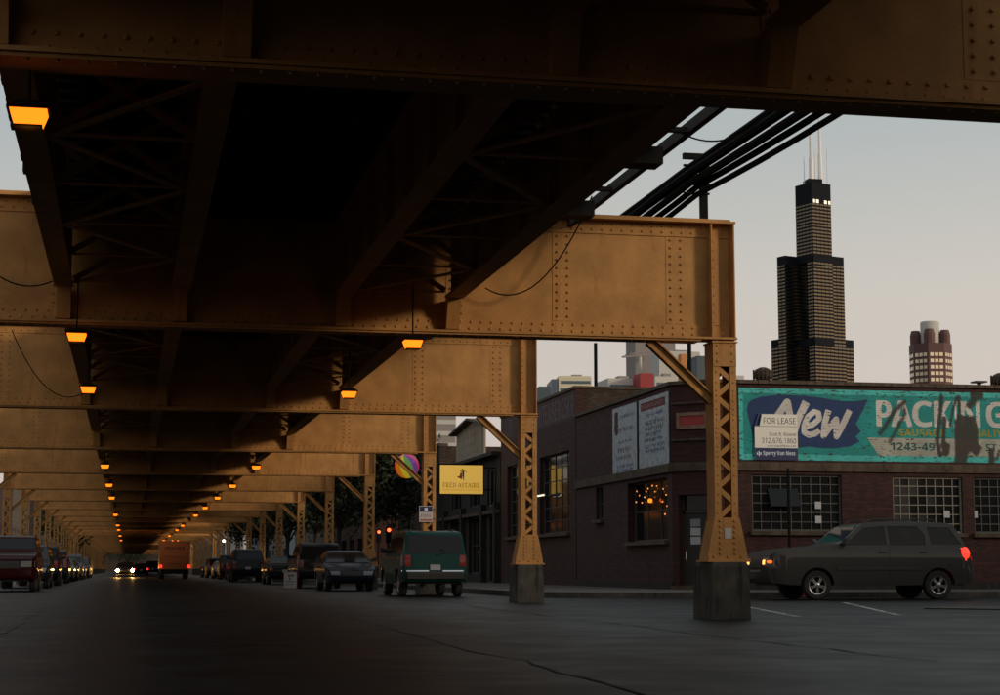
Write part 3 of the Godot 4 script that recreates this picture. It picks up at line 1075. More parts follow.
func make_corner_building() -> void:
	var t := thing("corner_building", "single storey maroon brick corner building with a painted advertisement on its wall", "building", Vector3.ZERO)
	var br: Material = M.maroon_brick
	var U := Vector3(0, 0, -1)
	var N := Vector3(-1, 0, 0)
	var s0 := Vector3(FX, 0.15, -52.9)
	var h := 6.27
	# street side
	wall(t, "wall", s0, U, N, 12.0, h, 0.4, [Rect2(0.5, 1.5, 4.5, 1.95), Rect2(8.2, 2.35, 0.95, 1.15)], br)
	window(t, s0 + U * 0.5 + Vector3.UP * 1.5, U, N, 4.5, 1.95, 3, 2, M.dark_glass, M.sash_metal, 0.28, M.band_stone)
	window(t, s0 + U * 8.2 + Vector3.UP * 2.35, U, N, 0.95, 1.15, 1, 2, M.dark_glass, M.sash_metal, 0.16, M.band_stone)
	# cut corner with the door
	var cu := Vector3(1, 0, 1).normalized()
	var cn := Vector3(-1, 0, 1).normalized()
	wall(t, "wall", s0, cu, cn, 1.4142, h, 0.4, [Rect2(0.22, 0.12, 1.0, 2.75)], br)
	var d := Node3D.new()
	d.name = "door"
	t.add_child(d, true)
	var dt := Transform3D(Basis(cu, Vector3.UP, cn), s0)
	var q := MB.new()
	q.obox(dt * Transform3D(Basis(), Vector3(0.72, 1.22, -0.3)), Vector3(0.96, 2.2, 0.06))
	obj("leaf", q.mesh(), M.door_dark, d)
	q = MB.new()
	q.obox(dt * Transform3D(Basis(), Vector3(0.72, 2.36, -0.28)), Vector3(1.0, 0.08, 0.1))
	q.obox(dt * Transform3D(Basis(), Vector3(0.72, 2.63, -0.3)), Vector3(0.96, 0.44, 0.03))
	obj("transom", q.mesh(), M.dark_glass, d)
	q = MB.new()
	q.tube(dt * Vector3(0.34, 0.9, -0.24), dt * Vector3(0.34, 1.15, -0.24), 0.015, 0.015, 6)
	obj("handle", q.mesh(), M.chrome, d)
	for k in 3:
		q = MB.new()
		q.obox(dt * Transform3D(Basis(Vector3.BACK, [0.02, -0.03, 0.01][k]), Vector3(0.66, [2.02, 1.75, 1.48][k], -0.262)), Vector3(0.34, 0.23, 0.008))
		obj("notice", q.mesh(), M.paper_white if k > 0 else M.plate_white, d)
	q = MB.new()
	q.obox(dt * Transform3D(Basis(), Vector3(0.7, 0.06, 0.1)), Vector3(1.2, 0.12, 0.5))
	obj("step", q.mesh(), M.band_stone, t)
	for y in [4.55, 5.68]:
		q = MB.new()
		q.obox(dt * Transform3D(Basis(), Vector3(0.7, y, 0.02)), Vector3(1.36, 0.07, 0.08))
		obj("brick_course", q.mesh(), M.band_stone, t)
	# side-street face
	var a0 := Vector3(17.3, 0.15, -51.9)
	var R := Vector3.RIGHT
	var B := Vector3.BACK
	wall(t, "wall", a0, R, B, 24.0, h, 0.4, [Rect2(1.22, 1.76, 2.9, 1.72), Rect2(5.8, 1.72, 2.32, 1.74), Rect2(8.5, 1.72, 2.3, 1.74)], br)
	window(t, a0 + R * 1.22 + Vector3.UP * 1.76, R, B, 2.9, 1.72, 9, 6, M.dark_glass, M.sash_metal, 0.12, M.band_stone)
	window(t, a0 + R * 5.8 + Vector3.UP * 1.72, R, B, 2.32, 1.74, 8, 6, M.dark_glass, M.pale_sash, 0.12, M.band_stone)
	window(t, a0 + R * 8.5 + Vector3.UP * 1.72, R, B, 2.3, 1.74, 8, 6, M.dark_glass, M.sash_metal, 0.12, M.band_stone)
	# opened vent sash of the first window
	q = MB.new()
	q.obox(Transform3D(Basis(R, -0.5), a0 + Vector3(2.25, 2.78, 0.02)), Vector3(0.96, 0.62, 0.03))
	obj("vent_sash", q.mesh(), M.dark_glass, t)
	for p in [[3.37, 2.56], [3.37, 2.12], [7.6, 2.31], [8.53, 2.31]]:
		q = MB.new()
		q.box(a0 + Vector3(p[0], p[1], -0.06), Vector3(0.2, 0.22, 0.01))
		obj("notice", q.mesh(), M.paper_white, t)
	# stone band and coping round all three faces
	var line := [Vector3(FX, 0, -64.9), Vector3(FX, 0, -52.9), Vector3(17.3, 0, -51.9), Vector3(41.3, 0, -51.9)]
	for i in 3:
		var a: Vector3 = line[i]
		var c: Vector3 = line[i + 1]
		var e := (c - a).normalized()
		var nn := e.cross(Vector3.UP) * -1.0
		nn = Vector3.UP.cross(e) * -1.0 if i == -1 else Vector3(e.z, 0, -e.x) * -1.0
		if nn.dot(Vector3(-1, 0, 1)) < 0:
			nn = -nn
		q = MB.new()
		q.obox(Transform3D(Basis(e, Vector3.UP, nn), (a + c) / 2 + Vector3.UP * 3.87 + nn * 0.03), Vector3((c - a).length() + 0.05, 0.27, 0.1))
		obj("stone_band", q.mesh(), M.band_stone, t)
		q = MB.new()
		q.obox(Transform3D(Basis(e, Vector3.UP, nn), (a + c) / 2 + Vector3.UP * 6.46 - nn * 0.14), Vector3((c - a).length() + 0.1, 0.11, 0.46))
		obj("coping", q.mesh(), M.coping_brown, t)
		q = MB.new()
		q.obox(Transform3D(Basis(e, Vector3.UP, nn), (a + c) / 2 + Vector3.UP * 0.26 + nn * 0.02), Vector3((c - a).length() + 0.03, 0.22, 0.06))
		if i != 1:
			obj("plinth", q.mesh(), M.dark_stone, t)
	var roof := flat(PackedVector2Array([Vector2(16.6, 53.2), Vector2(17.5, 52.2), Vector2(41.2, 52.2), Vector2(41.2, 64.8), Vector2(16.6, 64.8)]), 5.7, 5.85)
	obj("roof", roof, M.roof_tar, t)
	# painted advertisement on the brick
	var mural := card("painted_advertisement", Vector3(18.15, 4.07, -51.892), Vector3(28.65, 4.07, -51.892), Vector3.UP * 2.2, mural_mat(), t)
	mural.set_meta("label", "peeling turquoise painted advertisement with white lettering on a navy sail shape")

func mural_mat() -> StandardMaterial3D:
	var W := 1155
	var H := 242
	var im := Image.create(W, H, false, Image.FORMAT_RGB8)
	var mp := func(px: float, py: float) -> Vector2:
		var X := 18.17 + (px - 738.0) * 0.03286
		var Y := 6.27 - (py - (px - 738.0) * 0.008 - 388.0) * 0.0303
		return Vector2((X - 18.15) * 110.0, (6.27 - Y) * 110.0)
	var z7 := func(x: float, y: float) -> Vector2: return mp.call(740.0 + x / 7.14, 380.0 + y / 7.14)
	var z8 := func(x: float, y: float) -> Vector2: return mp.call(860.0 + x / 7.14, 380.0 + y / 7.14)
	var teal := Color(0.0, 0.53, 0.52)
	var pale := Color(0.25, 0.72, 0.70)
	var navy := Color(0.01, 0.18, 0.38)
	var white := Color(0.78, 0.76, 0.74)
	var smear := Color(0.15, 0.125, 0.11)
	im.fill(teal)
	im.fill_rect(Rect2i(0, 0, W, 17), pale)
	im.fill_rect(Rect2i(0, H - 20, W, 20), pale)
	im.fill_rect(Rect2i(0, 0, 14, H), pale)
	var pts := PackedVector2Array()
	for p in [[45, 170], [70, 145], [130, 122], [230, 108], [330, 105], [460, 112], [560, 122], [640, 135], [720, 145], [800, 145], [895, 130], [862, 200], [805, 310], [838, 365], [800, 405], [830, 440], [760, 475], [640, 492], [540, 488], [470, 478], [380, 490], [250, 520], [100, 560], [78, 440], [75, 400], [48, 280], [36, 220]]:
		pts.append(z7.call(p[0], p[1]))
	fill_poly(im, pts, navy)
	var line := func(l: Array, wid: float, c: Color, zz: Callable) -> void:
		var o := []
		for p in l:
			o.append(zz.call(p[0], p[1]))
		stroke(im, o, wid, c)
	line.call([[170, 400], [250, 260], [318, 160], [322, 158], [345, 300], [362, 380], [390, 290], [452, 152]], 25.0, white, z7)
	line.call([[330, 380], [400, 270], [458, 160]], 24.0, white, z7)
	line.call([[440, 335], [500, 318], [545, 275], [540, 235], [508, 226], [465, 262], [437, 322], [436, 375], [468, 395], [512, 385], [545, 358]], 20.0, white, z7)
	line.call([[612, 212], [585, 300], [572, 398], [600, 360], [665, 280], [664, 402], [700, 340], [762, 212]], 22.0, white, z7)
	# PACKING, letter by letter
	var boxes := [["P", 95, 205], ["A", 200, 355], ["C", 355, 500], ["K", 512, 640], ["I", 655, 690], ["N", 705, 850], ["G", 895, 1035]]
	for q in boxes:
		var a: Vector2 = z8.call(q[1], 135)
		var c: Vector2 = z8.call(q[2], 330)
		put_text(im, q[0], font_bold, Rect2(a, c - a), white)
		if q[0] != "I":
			put_text(im, q[0], font_bold, Rect2(a + Vector2(2, 0), c - a - Vector2(1, 0)), white)
	var ya: Vector2 = z8.call(255, 345)
	var yb: Vector2 = z8.call(592, 398)
	put_text(im, "SAUSAGE", font_bold, Rect2(ya, yb - ya), Color(0.64, 0.54, 0.03))
	ya = z8.call(680, 345)
	yb = z8.call(1010, 398)
	put_text(im, "SPECIALTY", font_bold, Rect2(ya, yb - ya), Color(0.64, 0.54, 0.03))
	var ban := PackedVector2Array()
	for p in [[28, 410], [2000, 420], [2000, 548], [108, 542]]:
		ban.append(z8.call(p[0], p[1]))
	fill_poly(im, ban, Color(0.62, 0.62, 0.58))
	ya = z8.call(190, 445)
	yb = z8.call(512, 503)
	put_text(im, "1243-49", font_bold, Rect2(ya, yb - ya), Color(0.02, 0.30, 0.29))
	ya = z8.call(885, 450)
	yb = z8.call(965, 505)
	put_text(im, "ST", font_bold, Rect2(ya, yb - ya), Color(0.02, 0.30, 0.29))
	# weather: flaked paint down to the brick along the courses
	var n1 := noise(512, 0.03, 4, 31)
	var n2 := noise(512, 0.2, 2, 32)
	var n3 := noise(512, 0.008, 3, 33)
	var brick := Color(0.17, 0.105, 0.09)
	for y in H:
		var course := int(y / 7.7)
		var fy := fposmod(y / 7.7, 1.0)
		for x in W:
			var i := (y % 512) * 512 + (x % 512)
			var k := ((y * 3 + course * 37) % 512) * 512 + (x % 512)
			var c := im.get_pixel(x, y)
			var v := 0.86 + 0.22 * (n3[i] / 255.0) + 0.12 * (n2[i] / 255.0 - 0.5)
			c = Color(c.r * v, c.g * v, c.b * v)
			var flake := clampf((n1[k] + 0.35 * n2[i] - 232) / 16.0, 0, 1) * clampf((n3[i] - 70) / 70.0, 0.0, 1)
			if y > H - 26 or y < 22 or x < 16:
				flake = maxf(flake, clampf((n1[k] + 0.4 * n2[i] - 224) / 20.0, 0, 1))
			if fy > 0.84:
				flake = maxf(flake, 0.12 + 0.3 * clampf((n1[i] - 140) / 60.0, 0, 1))
			c = c.lerp(brick, clampf(flake, 0, 1))
			im.set_pixel(x, y, c)
	# later smears of dark paint with ragged edges
	var mask := Image.create(W, H, false, Image.FORMAT_RGB8)
	var ms := func(l: Array, wid: float) -> void:
		var o := []
		for p in l:
			o.append(z8.call(p[0], p[1]))
		stroke(mask, o, wid, Color.WHITE)
	ms.call([[312, 135], [225, 215], [170, 310], [110, 390]], 13.0)
	ms.call([[295, 185], [305, 235], [255, 320], [178, 455]], 9.0)
	ms.call([[572, 85], [566, 180], [545, 320], [530, 440], [548, 535], [585, 520], [575, 440], [590, 250]], 14.0)
	ms.call([[625, 330], [655, 190], [690, 90]], 9.0)
	ms.call([[700, 95], [700, 250]], 10.0)
	ms.call([[800, 60], [810, 130], [760, 180]], 22.0)
	ms.call([[850, 60], [855, 120]], 26.0)
	ms.call([[725, 240], [715, 330], [740, 430], [700, 560], [680, 640]], 44.0)
	ms.call([[690, 270], [690, 600]], 30.0)
	ms.call([[770, 250], [790, 330], [790, 470], [840, 510]], 40.0)
	ms.call([[560, 450], [600, 470], [590, 530]], 24.0)
	ms.call([[990, 490], [965, 560], [900, 580]], 8.0)
	ms.call([[925, 480], [925, 590]], 20.0)
	for y in H:
		for x in W:
			var s := 0.0
			for d in [[0, 0], [5, 0], [-5, 0], [0, 5], [0, -5], [3, 3], [-3, -3]]:
				s += mask.get_pixel(clampi(x + d[0], 0, W - 1), clampi(y + d[1], 0, H - 1)).r / 7.0
			if s > 0.0:
				var i := (y % 512) * 512 + (x % 512)
				var k := clampf((s - 0.2) * 1.5 + 0.7 * (n2[i] / 255.0 - 0.5) + 0.7 * (n1[((y * 2) % 512) * 512 + (x * 3) % 512] / 255.0 - 0.5), 0, 0.9)
				im.set_pixel(x, y, im.get_pixel(x, y).lerp(smear, k))
	return print_mat("painted_wall", im, 0.75)

func make_signs() -> void:
	# lease board fixed over the painted wall
	var im := Image.create(300, 306, false, Image.FORMAT_RGB8)
	im.fill(Color(0.86, 0.84, 0.80))
	im.fill_rect(Rect2i(0, 226, 300, 80), Color(0.06, 0.11, 0.30))
	im.fill_rect(Rect2i(0, 80, 300, 4), Color(0.5, 0.5, 0.52))
	var ink := Color(0.14, 0.15, 0.17)
	put_text(im, "FOR LEASE", font_sans, Rect2(62, 24, 226, 40), ink)
	put_text(im, "Scott R. Maesel", font_sans, Rect2(100, 122, 188, 24), ink)
	put_text(im, "312.676.1860", font_sans, Rect2(48, 160, 240, 36), ink)
	put_text(im, "scott.maesel@svn.com", font_sans, Rect2(86, 204, 200, 16), ink)
	put_text(im, "Sperry Van Ness", font_bold, Rect2(56, 246, 226, 36), Color(0.8, 0.82, 0.86))
	for k in 3:
		im.fill_rect(Rect2i(12 + k * 12, 248 + absi(k - 1) * 8, 8, 32 - absi(k - 1) * 16), Color(0.8, 0.82, 0.86))
	var t := thing("lease_board", "white and navy lease board with phone number fixed over the turquoise wall", "sign", Vector3(18.62, 4.07, -51.86))
	var q := MB.new()
	q.prism(PackedVector2Array([Vector2(0, 0), Vector2(1.38, 0), Vector2(1.38, 1.40), Vector2(0.24, 1.40), Vector2(0.16, 1.03), Vector2(0.0, 1.03)]), Transform3D(Basis(), Vector3.ZERO), 0.03)
	obj("board", q.mesh(), M.sign_white, t)
	var poly := [Vector2(0, 0), Vector2(1.38, 0), Vector2(1.38, 1.03), Vector2(0, 1.03)]
	var f := MB.new()
	f.has_uv = true
	for pr in [[Vector2(0, 0), Vector2(1.38, 0), Vector2(1.38, 1.03), Vector2(0, 1.03)], [Vector2(0.16, 1.03), Vector2(1.38, 1.03), Vector2(1.38, 1.40), Vector2(0.24, 1.40)]]:
		for tr in [[0, 1, 2], [0, 2, 3]]:
			var a: Vector2 = pr[tr[0]]
			var b: Vector2 = pr[tr[1]]
			var c: Vector2 = pr[tr[2]]
			f.tri(Vector3(a.x, a.y, 0.034), Vector3(b.x, b.y, 0.034), Vector3(c.x, c.y, 0.034))
			for p in [a, c, b]:
				f.uv.append(Vector2(p.x / 1.38, 1.0 - p.y / 1.40))
	obj("printed_face", f.mesh(), print_mat("lease_print", im, 0.6), t)
	q = MB.new()
	q.bar(Vector3(0.02, 1.03, 0.01), Vector3(0.16, 1.42, 0.01), 0.03, 0.03)
	q.bar(Vector3(0.0, 1.05, 0.012), Vector3(0.2, 1.05, 0.012), 0.03, 0.03)
	obj("bracket", q.mesh(), M.sign_navy, t)
	# two weathered white boards on the street side
	for k in 2:
		var z0: float = [-59.55, -56.3][k]
		var z1: float = [-56.55, -52.98][k]
		var w := 340
		im = Image.create(w, 260, false, Image.FORMAT_RGB8)
		im.fill(Color(0.70, 0.73, 0.76))
		var r := RandomNumberGenerator.new()
		r.seed = 40 + k
		var cols := [Color(0.25, 0.12, 0.10), Color(0.25, 0.33, 0.48), Color(0.16, 0.15, 0.16), Color(0.42, 0.20, 0.17)]
		if k == 1:
			im.fill_rect(Rect2i(24, 14, w - 60, 30), Color(0.42, 0.10, 0.10))
			for i in 17:
				var x := 34 + i * 15
				stroke(im, [Vector2(x, 20), Vector2(x + r.randf_range(-5, 6), 38)], 3.5, Color(0.6, 0.5, 0.5))
				stroke(im, [Vector2(x, 20 + 18 * r.randf()), Vector2(x + 9, 20 + 18 * r.randf())], 3.0, Color(0.6, 0.5, 0.5))
		else:
			# flaked brown figure and rows of unreadable old lettering
			for i in 26:
				stroke(im, [Vector2(40 + r.randf_range(-14, 14), 22 + i * 3), Vector2(60 + r.randf_range(-14, 26), 26 + i * 3)], 15.0, Color(0.27, 0.13, 0.12))
		for row in ([[34, 14, 1], [82, 20, 2], [132, 12, 1], [160, 20, 3], [190, 16, 3], [224, 14, 1], [242, 10, 1]] if k == 0 else [[58, 12, 1], [84, 18, 2], [106, 16, 2], [128, 16, 1], [150, 14, 2], [172, 14, 1], [190, 14, 1]]):
			var x := r.randf_range(50, 90) + (60.0 if row[0] < 60 and k == 0 else 0.0)
			while x < w - r.randf_range(30, 90):
				var c: Color = cols[row[2]] if r.randf() < 0.8 else cols[r.randi() % 4]
				c.a = r.randf_range(0.55, 1.0)
				var hh: float = row[1]
				stroke(im, [Vector2(x, row[0]), Vector2(x + r.randf_range(-6, 8), row[0] + hh * r.randf_range(0.6, 1.1))], r.randf_range(4, 8), c)
				stroke(im, [Vector2(x, row[0] + hh * r.randf()), Vector2(x + 10, row[0] + hh * r.randf())], r.randf_range(2.5, 5), c)
				x += r.randf_range(9, 22)
		var n1 := noise(256, 0.03, 4, 50 + k)
		var n2 := noise(256, 0.25, 2, 52)
		for y in 260:
			for x in w:
				var i := (y % 256) * 256 + x % 256
				var j := ((y * 4) % 256) * 256 + x % 256
				var c := im.get_pixel(x, y)
				var v := 0.9 + 0.2 * (n1[i] / 255.0 - 0.5) + 0.1 * (n2[i] / 255.0 - 0.5)
				c *= v
				var fl := clampf((n1[j] + 0.3 * n2[i] - 252) / 14.0, 0, 1)
				if k == 1 and fposmod(y / 8.0, 1.0) > 0.78:
					fl = maxf(fl, clampf((n1[j] - 148) / 30.0, 0, 0.75))
				im.set_pixel(x, y, c.lerp(Color(0.15, 0.09, 0.085), fl))
		var lab: String = ["white weathered wall board with a flaked brown figure and faded blue lettering", "white weathered wall board with a red heading strip, flaking along its courses"][k]
		t = thing("wall_board", lab, "sign", Vector3(FX - 0.03, 3.95, z1))
		var len := z1 - z0
		q = MB.new()
		q.span(Vector3(-0.02, 0, 0), Vector3(0.02, 2.28, -len))
		obj("board", q.mesh(), M.grey_stone, t)
		card("painted_face", Vector3(-0.024, 0, -len), Vector3(-0.024, 0, 0), Vector3.UP * 2.28, print_mat("board_print_%d" % k, im), t)
	# framed red plaque on the cut corner
	var dt := Transform3D(Basis(Vector3(1, 0, 1).normalized(), Vector3.UP, Vector3(-1, 0, 1).normalized()), Vector3(FX, 0.15, -52.9))
	t = thing("corner_plaque", "small red plaque in a tan frame above the corner door", "sign")
	q = MB.new()
	for e in [[0.75, 5.33, 1.06, 0.1], [0.75, 4.93, 1.06, 0.1], [0.27, 5.13, 0.1, 0.3], [1.23, 5.13, 0.1, 0.3]]:
		q.obox(dt * Transform3D(Basis(), Vector3(e[0], e[1], 0.04)), Vector3(e[2], e[3], 0.08))
	obj("frame", q.mesh(), mat("plaque_tan", Color(0.33, 0.2, 0.14), 0.8, 0.0, T.wear, 1.0), t)
	q = MB.new()
	q.obox(dt * Transform3D(Basis(), Vector3(0.75, 5.13, 0.03)), Vector3(0.86, 0.3, 0.04))
	obj("panel", q.mesh(), M.sign_red, t)
	# string of bulbs in the street window
	t = thing("string_lights", "string of small warm bulbs inside the wide street window", "lights")
	var wire := MB.new()
	var prev := Vector3(FX + 0.12, 3.5, -53.6)
	var bm := MB.new()
	bm.lathe([Vector2(0.001, -0.03), Vector2(0.022, -0.012), Vector2(0.022, 0.012), Vector2(0.001, 0.03)], Transform3D(), 8)
	var bulb := bm.mesh()
	for p in [[-53.8, 2.75], [-53.9, 3.1], [-54.2, 3.3], [-54.3, 2.9], [-54.9, 3.42], [-55.4, 3.45], [-55.9, 3.38], [-56.3, 3.12], [-56.6, 2.95], [-56.9, 3.2], [-57.2, 3.35], [-57.3, 3.0], [-54.05, 2.5], [-55.1, 3.25], [-56.1, 3.3]]:
		var c := Vector3(FX + 0.12, p[1], p[0])
		wire.tube(prev, c, 0.006, 0.006, 4)
		prev = c
		obj("bulb", bulb, M.bulb_warm, t, c + Vector3.DOWN * 0.03)
	obj("wire", wire.mesh(), M.cable_black, t)
	var neon := MB.new()
	neon.lathe([Vector2(0.001, -0.05), Vector2(0.1, -0.045), Vector2(0.12, 0.0), Vector2(0.1, 0.045), Vector2(0.001, 0.05)], Transform3D(Basis(Vector3.BACK, PI / 2).scaled(Vector3(1, 0.6, 1)), Vector3(FX + 0.1, 2.95, -55.6)), 14)
	meta(obj("neon_sign", neon.mesh(), M.lamp_amber), "glowing orange oval sign in the wide street window", "sign")
	# lit cantilevered box sign
	im = Image.create(396, 260, false, Image.FORMAT_RGB8)
	im.fill(Color(0.93, 0.74, 0.33))
	var brown := Color(0.45, 0.27, 0.05)
	put_text(im, "FRED ASTAIRE", font_serif, Rect2(26, 160, 340, 42), brown)
	im.fill_rect(Rect2i(26, 222, 344, 4), Color(0.72, 0.46, 0.08))
	var dk := Color(0.12, 0.09, 0.06)
	fill_poly(im, PackedVector2Array([Vector2(186, 70), Vector2(196, 62), Vector2(202, 74), Vector2(206, 104), Vector2(200, 130), Vector2(190, 124), Vector2(154, 108), Vector2(180, 98)]), Color(0.42, 0.20, 0.04))
	fill_poly(im, PackedVector2Array([Vector2(204, 48), Vector2(218, 50), Vector2(222, 74), Vector2(220, 100), Vector2(222, 136), Vector2(214, 136), Vector2(210, 106), Vector2(206, 92)]), dk)
	stroke(im, [Vector2(180, 44), Vector2(200, 58), Vector2(224, 54), Vector2(244, 62)], 6.0, dk)
	stroke(im, [Vector2(206, 32), Vector2(209, 42)], 11.0, dk)
	stroke(im, [Vector2(190, 50), Vector2(193, 58)], 9.0, Color(0.35, 0.18, 0.05))
	t = thing("box_sign", "lit yellow hanging box sign with a dancing couple beside the dark shopfronts", "sign", Vector3(13.74, 4.15, -80.0))
	q = MB.new()
	q.span(Vector3(-0.05, -0.05, -0.3), Vector3(2.03, 1.36, 0.0))
	obj("case", q.mesh(), M.black_metal, t)
	var pm := print_mat("sign_print", im, 0.4)
	pm.emission_enabled = true
	pm.emission_texture = pm.albedo_texture
	pm.emission = Color.WHITE
	pm.emission_operator = BaseMaterial3D.EMISSION_OP_MULTIPLY
	pm.emission_energy_multiplier = 0.5
	card("sign_face", Vector3(0, 0, 0.004), Vector3(1.98, 0, 0.004), Vector3.UP * 1.3, pm, t)
	q = MB.new()
	q.bar(Vector3(2.0, 1.2, -0.15), Vector3(2.6, 1.2, -0.15), 0.05, 0.05)
	q.bar(Vector3(2.0, 0.2, -0.15), Vector3(2.6, 0.2, -0.15), 0.05, 0.05)
	obj("bracket", q.mesh(), M.black_metal, t)
	var al := AreaLight3D.new()
	al.name = "sign_light"
	al.set("area_size", Vector2(1.9, 1.2))
	al.position = Vector3(0.99, 0.65, 0.03)
	al.rotation.y = PI
	al.light_color = Color(1.0, 0.8, 0.4)
	al.light_energy = 0.15
	al.shadow_enabled = true
	t.add_child(al)
	# street sign on the third column
	im = Image.create(96, 112, false, Image.FORMAT_RGB8)
	im.fill(Color(0.72, 0.68, 0.68))
	im.fill_rect(Rect2i(4, 4, 88, 38), Color(0.06, 0.08, 0.28))
	for k in 3:
		stroke(im, [Vector2(40 + k * 8, 12), Vector2(42 + k * 7, 34)], 7.0, Color(0.8, 0.8, 0.85))
	for k in 5:
		stroke(im, [Vector2(18 + k * 14, 56), Vector2(16 + k * 15, 80)], 5.0, Color(0.42, 0.36, 0.38))
	im.fill_rect(Rect2i(6, 92, 84, 14), Color(0.62, 0.35, 0.36))
	t = thing("parking_sign", "blue and white street sign strapped to a column above the green car", "sign", on_z(426, 511, -54.42) * Vector3(1, 0, 1) + Vector3(0, 0.15, 0))
	q = MB.new()
	for y in [2.14, 2.44]:
		q.box(Vector3(0.03, y, -0.03), Vector3(0.5, 0.03, 0.05))
	obj("strap", q.mesh(), M.dark_metal, t)
	q = MB.new()
	q.box(Vector3(0, 2.29, 0), Vector3(0.42, 0.49, 0.006))
	obj("plate", q.mesh(), M.dark_metal, t)
	card("printed_face", Vector3(-0.21, 2.05, 0.0055), Vector3(0.21, 2.05, 0.0055), Vector3.UP * 0.49, print_mat("street_sign_print", im, 0.5), t)
	# notice taped to the foot of the first column
	var nq := MB.new()
	nq.box(Vector3.ZERO, Vector3(0.11, 0.16, 0.004))
	var no := obj("taped_notice", nq.mesh(), M.paper_white, null, Vector3(9.05, 1.31, Z0 - BAY + 0.216))
	meta(no, "small white notice taped to the foot of a laced column", "notice")

func make_row_buildings() -> void:
	var U := Vector3(0, 0, -1)
	var N := Vector3(-1, 0, 0)
	# taller brick building with faded lettering
	var t := thing("lettered_building", "tall maroon brick building with faded lettering along its parapet", "building")
	var o := Vector3(FX, 0.15, -65.0)
	wall(t, "wall", o, U, N, 13.8, 7.35, 0.4, [Rect2(1.0, 2.0, 5.0, 3.1), Rect2(7.6, 2.0, 4.8, 3.1)], M.maroon_brick)
	window(t, o + U * 1.0 + Vector3.UP * 2.0, U, N, 5.0, 3.1, 5, 6, M.dark_glass, M.sash_metal, 0.2, M.band_stone)
	window(t, o + U * 7.6 + Vector3.UP * 2.0, U, N, 4.8, 3.1, 5, 6, M.dark_glass, M.sash_metal, 0.2, M.band_stone)
	bx("lit_pane", Vector3(FX + 0.17, 4.0, -75.5), Vector3(0.02, 0.55, 0.9), M.window_warm, t)
	wall(t, "end_wall", Vector3(FX + 0.4, 0.15, -65.0), Vector3.RIGHT, Vector3.BACK, 14.0, 7.35, 0.4, [], M.brown_brick)
	var q := MB.new()
	q.span(Vector3(FX - 0.06, 7.5, -78.8), Vector3(FX + 0.42, 7.6, -64.95))
	q.span(Vector3(FX + 0.42, 7.5, -65.4), Vector3(FX + 14.4, 7.597, -64.95))
	obj("coping", q.mesh(), M.coping_brown, t)
	obj("roof", flat(PackedVector2Array([Vector2(FX + 0.4, 65.4), Vector2(FX + 14, 65.4), Vector2(FX + 14, 78.8), Vector2(FX + 0.4, 78.8)]), 6.9, 7.05), M.roof_tar, t)
	var im := Image.create(900, 80, false, Image.FORMAT_RGB8)
	im.fill(Color(0.205, 0.125, 0.125))
	put_text(im, "OUTENBERGSKR", font_bold, Rect2(455, 8, 430, 62), Color(0.36, 0.29, 0.31))
	put_text(im, "UR", font_bold, Rect2(60, 8, 90, 62), Color(0.32, 0.22, 0.27))
	var n1 := noise(256, 0.04, 4, 61)
	for y in 80:
		for x in 900:
			var c := im.get_pixel(x, y)
			var k := clampf((n1[((y * 2) % 256) * 256 + x % 256] - 120) / 90.0, 0, 1)
			im.set_pixel(x, y, c.lerp(Color(0.20, 0.125, 0.12), k * 0.8))
	card("faded_lettering", Vector3(FX - 0.005, 6.38, -78.6), Vector3(FX - 0.005, 6.38, -65.0), Vector3.UP * 1.05, print_mat("letter_print", im), t)
	var fl := thing("tube_light", "pale tube light fixed above the shop window", "light", Vector3(FX - 0.12, 3.7, -70.3))
	bx("tube", Vector3.ZERO, Vector3(0.06, 0.06, 1.1), M.tube_white, fl)
	bx("housing", Vector3(0.07, 0.03, 0), Vector3(0.08, 0.1, 1.2), M.dark_metal, fl)
	# dark stone shop with pilasters, cornice and signboard on top
	t = thing("stone_shop", "dark stone shopfront with pilasters behind the lit box sign", "building")
	o = Vector3(FX, 0.15, -79.0)
	wall(t, "wall", o, U, N, 16.0, 5.75, 0.4, [Rect2(0.8, 3.5, 2.0, 1.7), Rect2(0.9, 0.1, 1.4, 2.9), Rect2(4.4, 0.4, 3.2, 2.7), Rect2(9.4, 0.4, 3.2, 2.7), Rect2(4.6, 3.6, 2.6, 1.6), Rect2(9.6, 3.6, 2.6, 1.6)], M.dark_stone)
	window(t, o + U * 0.8 + Vector3.UP * 3.5, U, N, 2.0, 1.7, 2, 1, M.dark_glass, M.pale_sash, 0.12)
	window(t, o + U * 4.4 + Vector3.UP * 0.4, U, N, 3.2, 2.7, 3, 2, M.dark_glass, M.sash_metal, 0.2)
	window(t, o + U * 9.4 + Vector3.UP * 0.4, U, N, 3.2, 2.7, 3, 2, M.dark_glass, M.sash_metal, 0.2)
	window(t, o + U * 4.6 + Vector3.UP * 3.6, U, N, 2.6, 1.6, 2, 1, M.dark_glass, M.sash_metal, 0.12)
	window(t, o + U * 9.6 + Vector3.UP * 3.6, U, N, 2.6, 1.6, 2, 1, M.dark_glass, M.sash_metal, 0.12)
	bx("door", Vector3(FX + 0.25, 1.7, -80.6), Vector3(0.06, 2.9, 1.38), M.door_dark, t)
	for z in [-79.3, -82.4, -87.6, -92.6]:
		bx("pilaster", Vector3(FX - 0.12, 1.95, z), Vector3(0.24, 3.6, 0.45), M.dark_stone, t)
	bx("cornice", Vector3(FX - 0.1, 5.96, -87.0), Vector3(0.6, 0.16, 16.0), M.dark_stone, t)
	bx("string_course", Vector3(FX - 0.05, 3.35, -87.0), Vector3(0.3, 0.16, 16.0), M.tan_stone, t)
	wall(t, "end_wall", Vector3(FX + 0.4, 0.15, -95.0), Vector3.RIGHT, Vector3.BACK, 10.0, 5.7, 0.4, [], M.dark_stone)
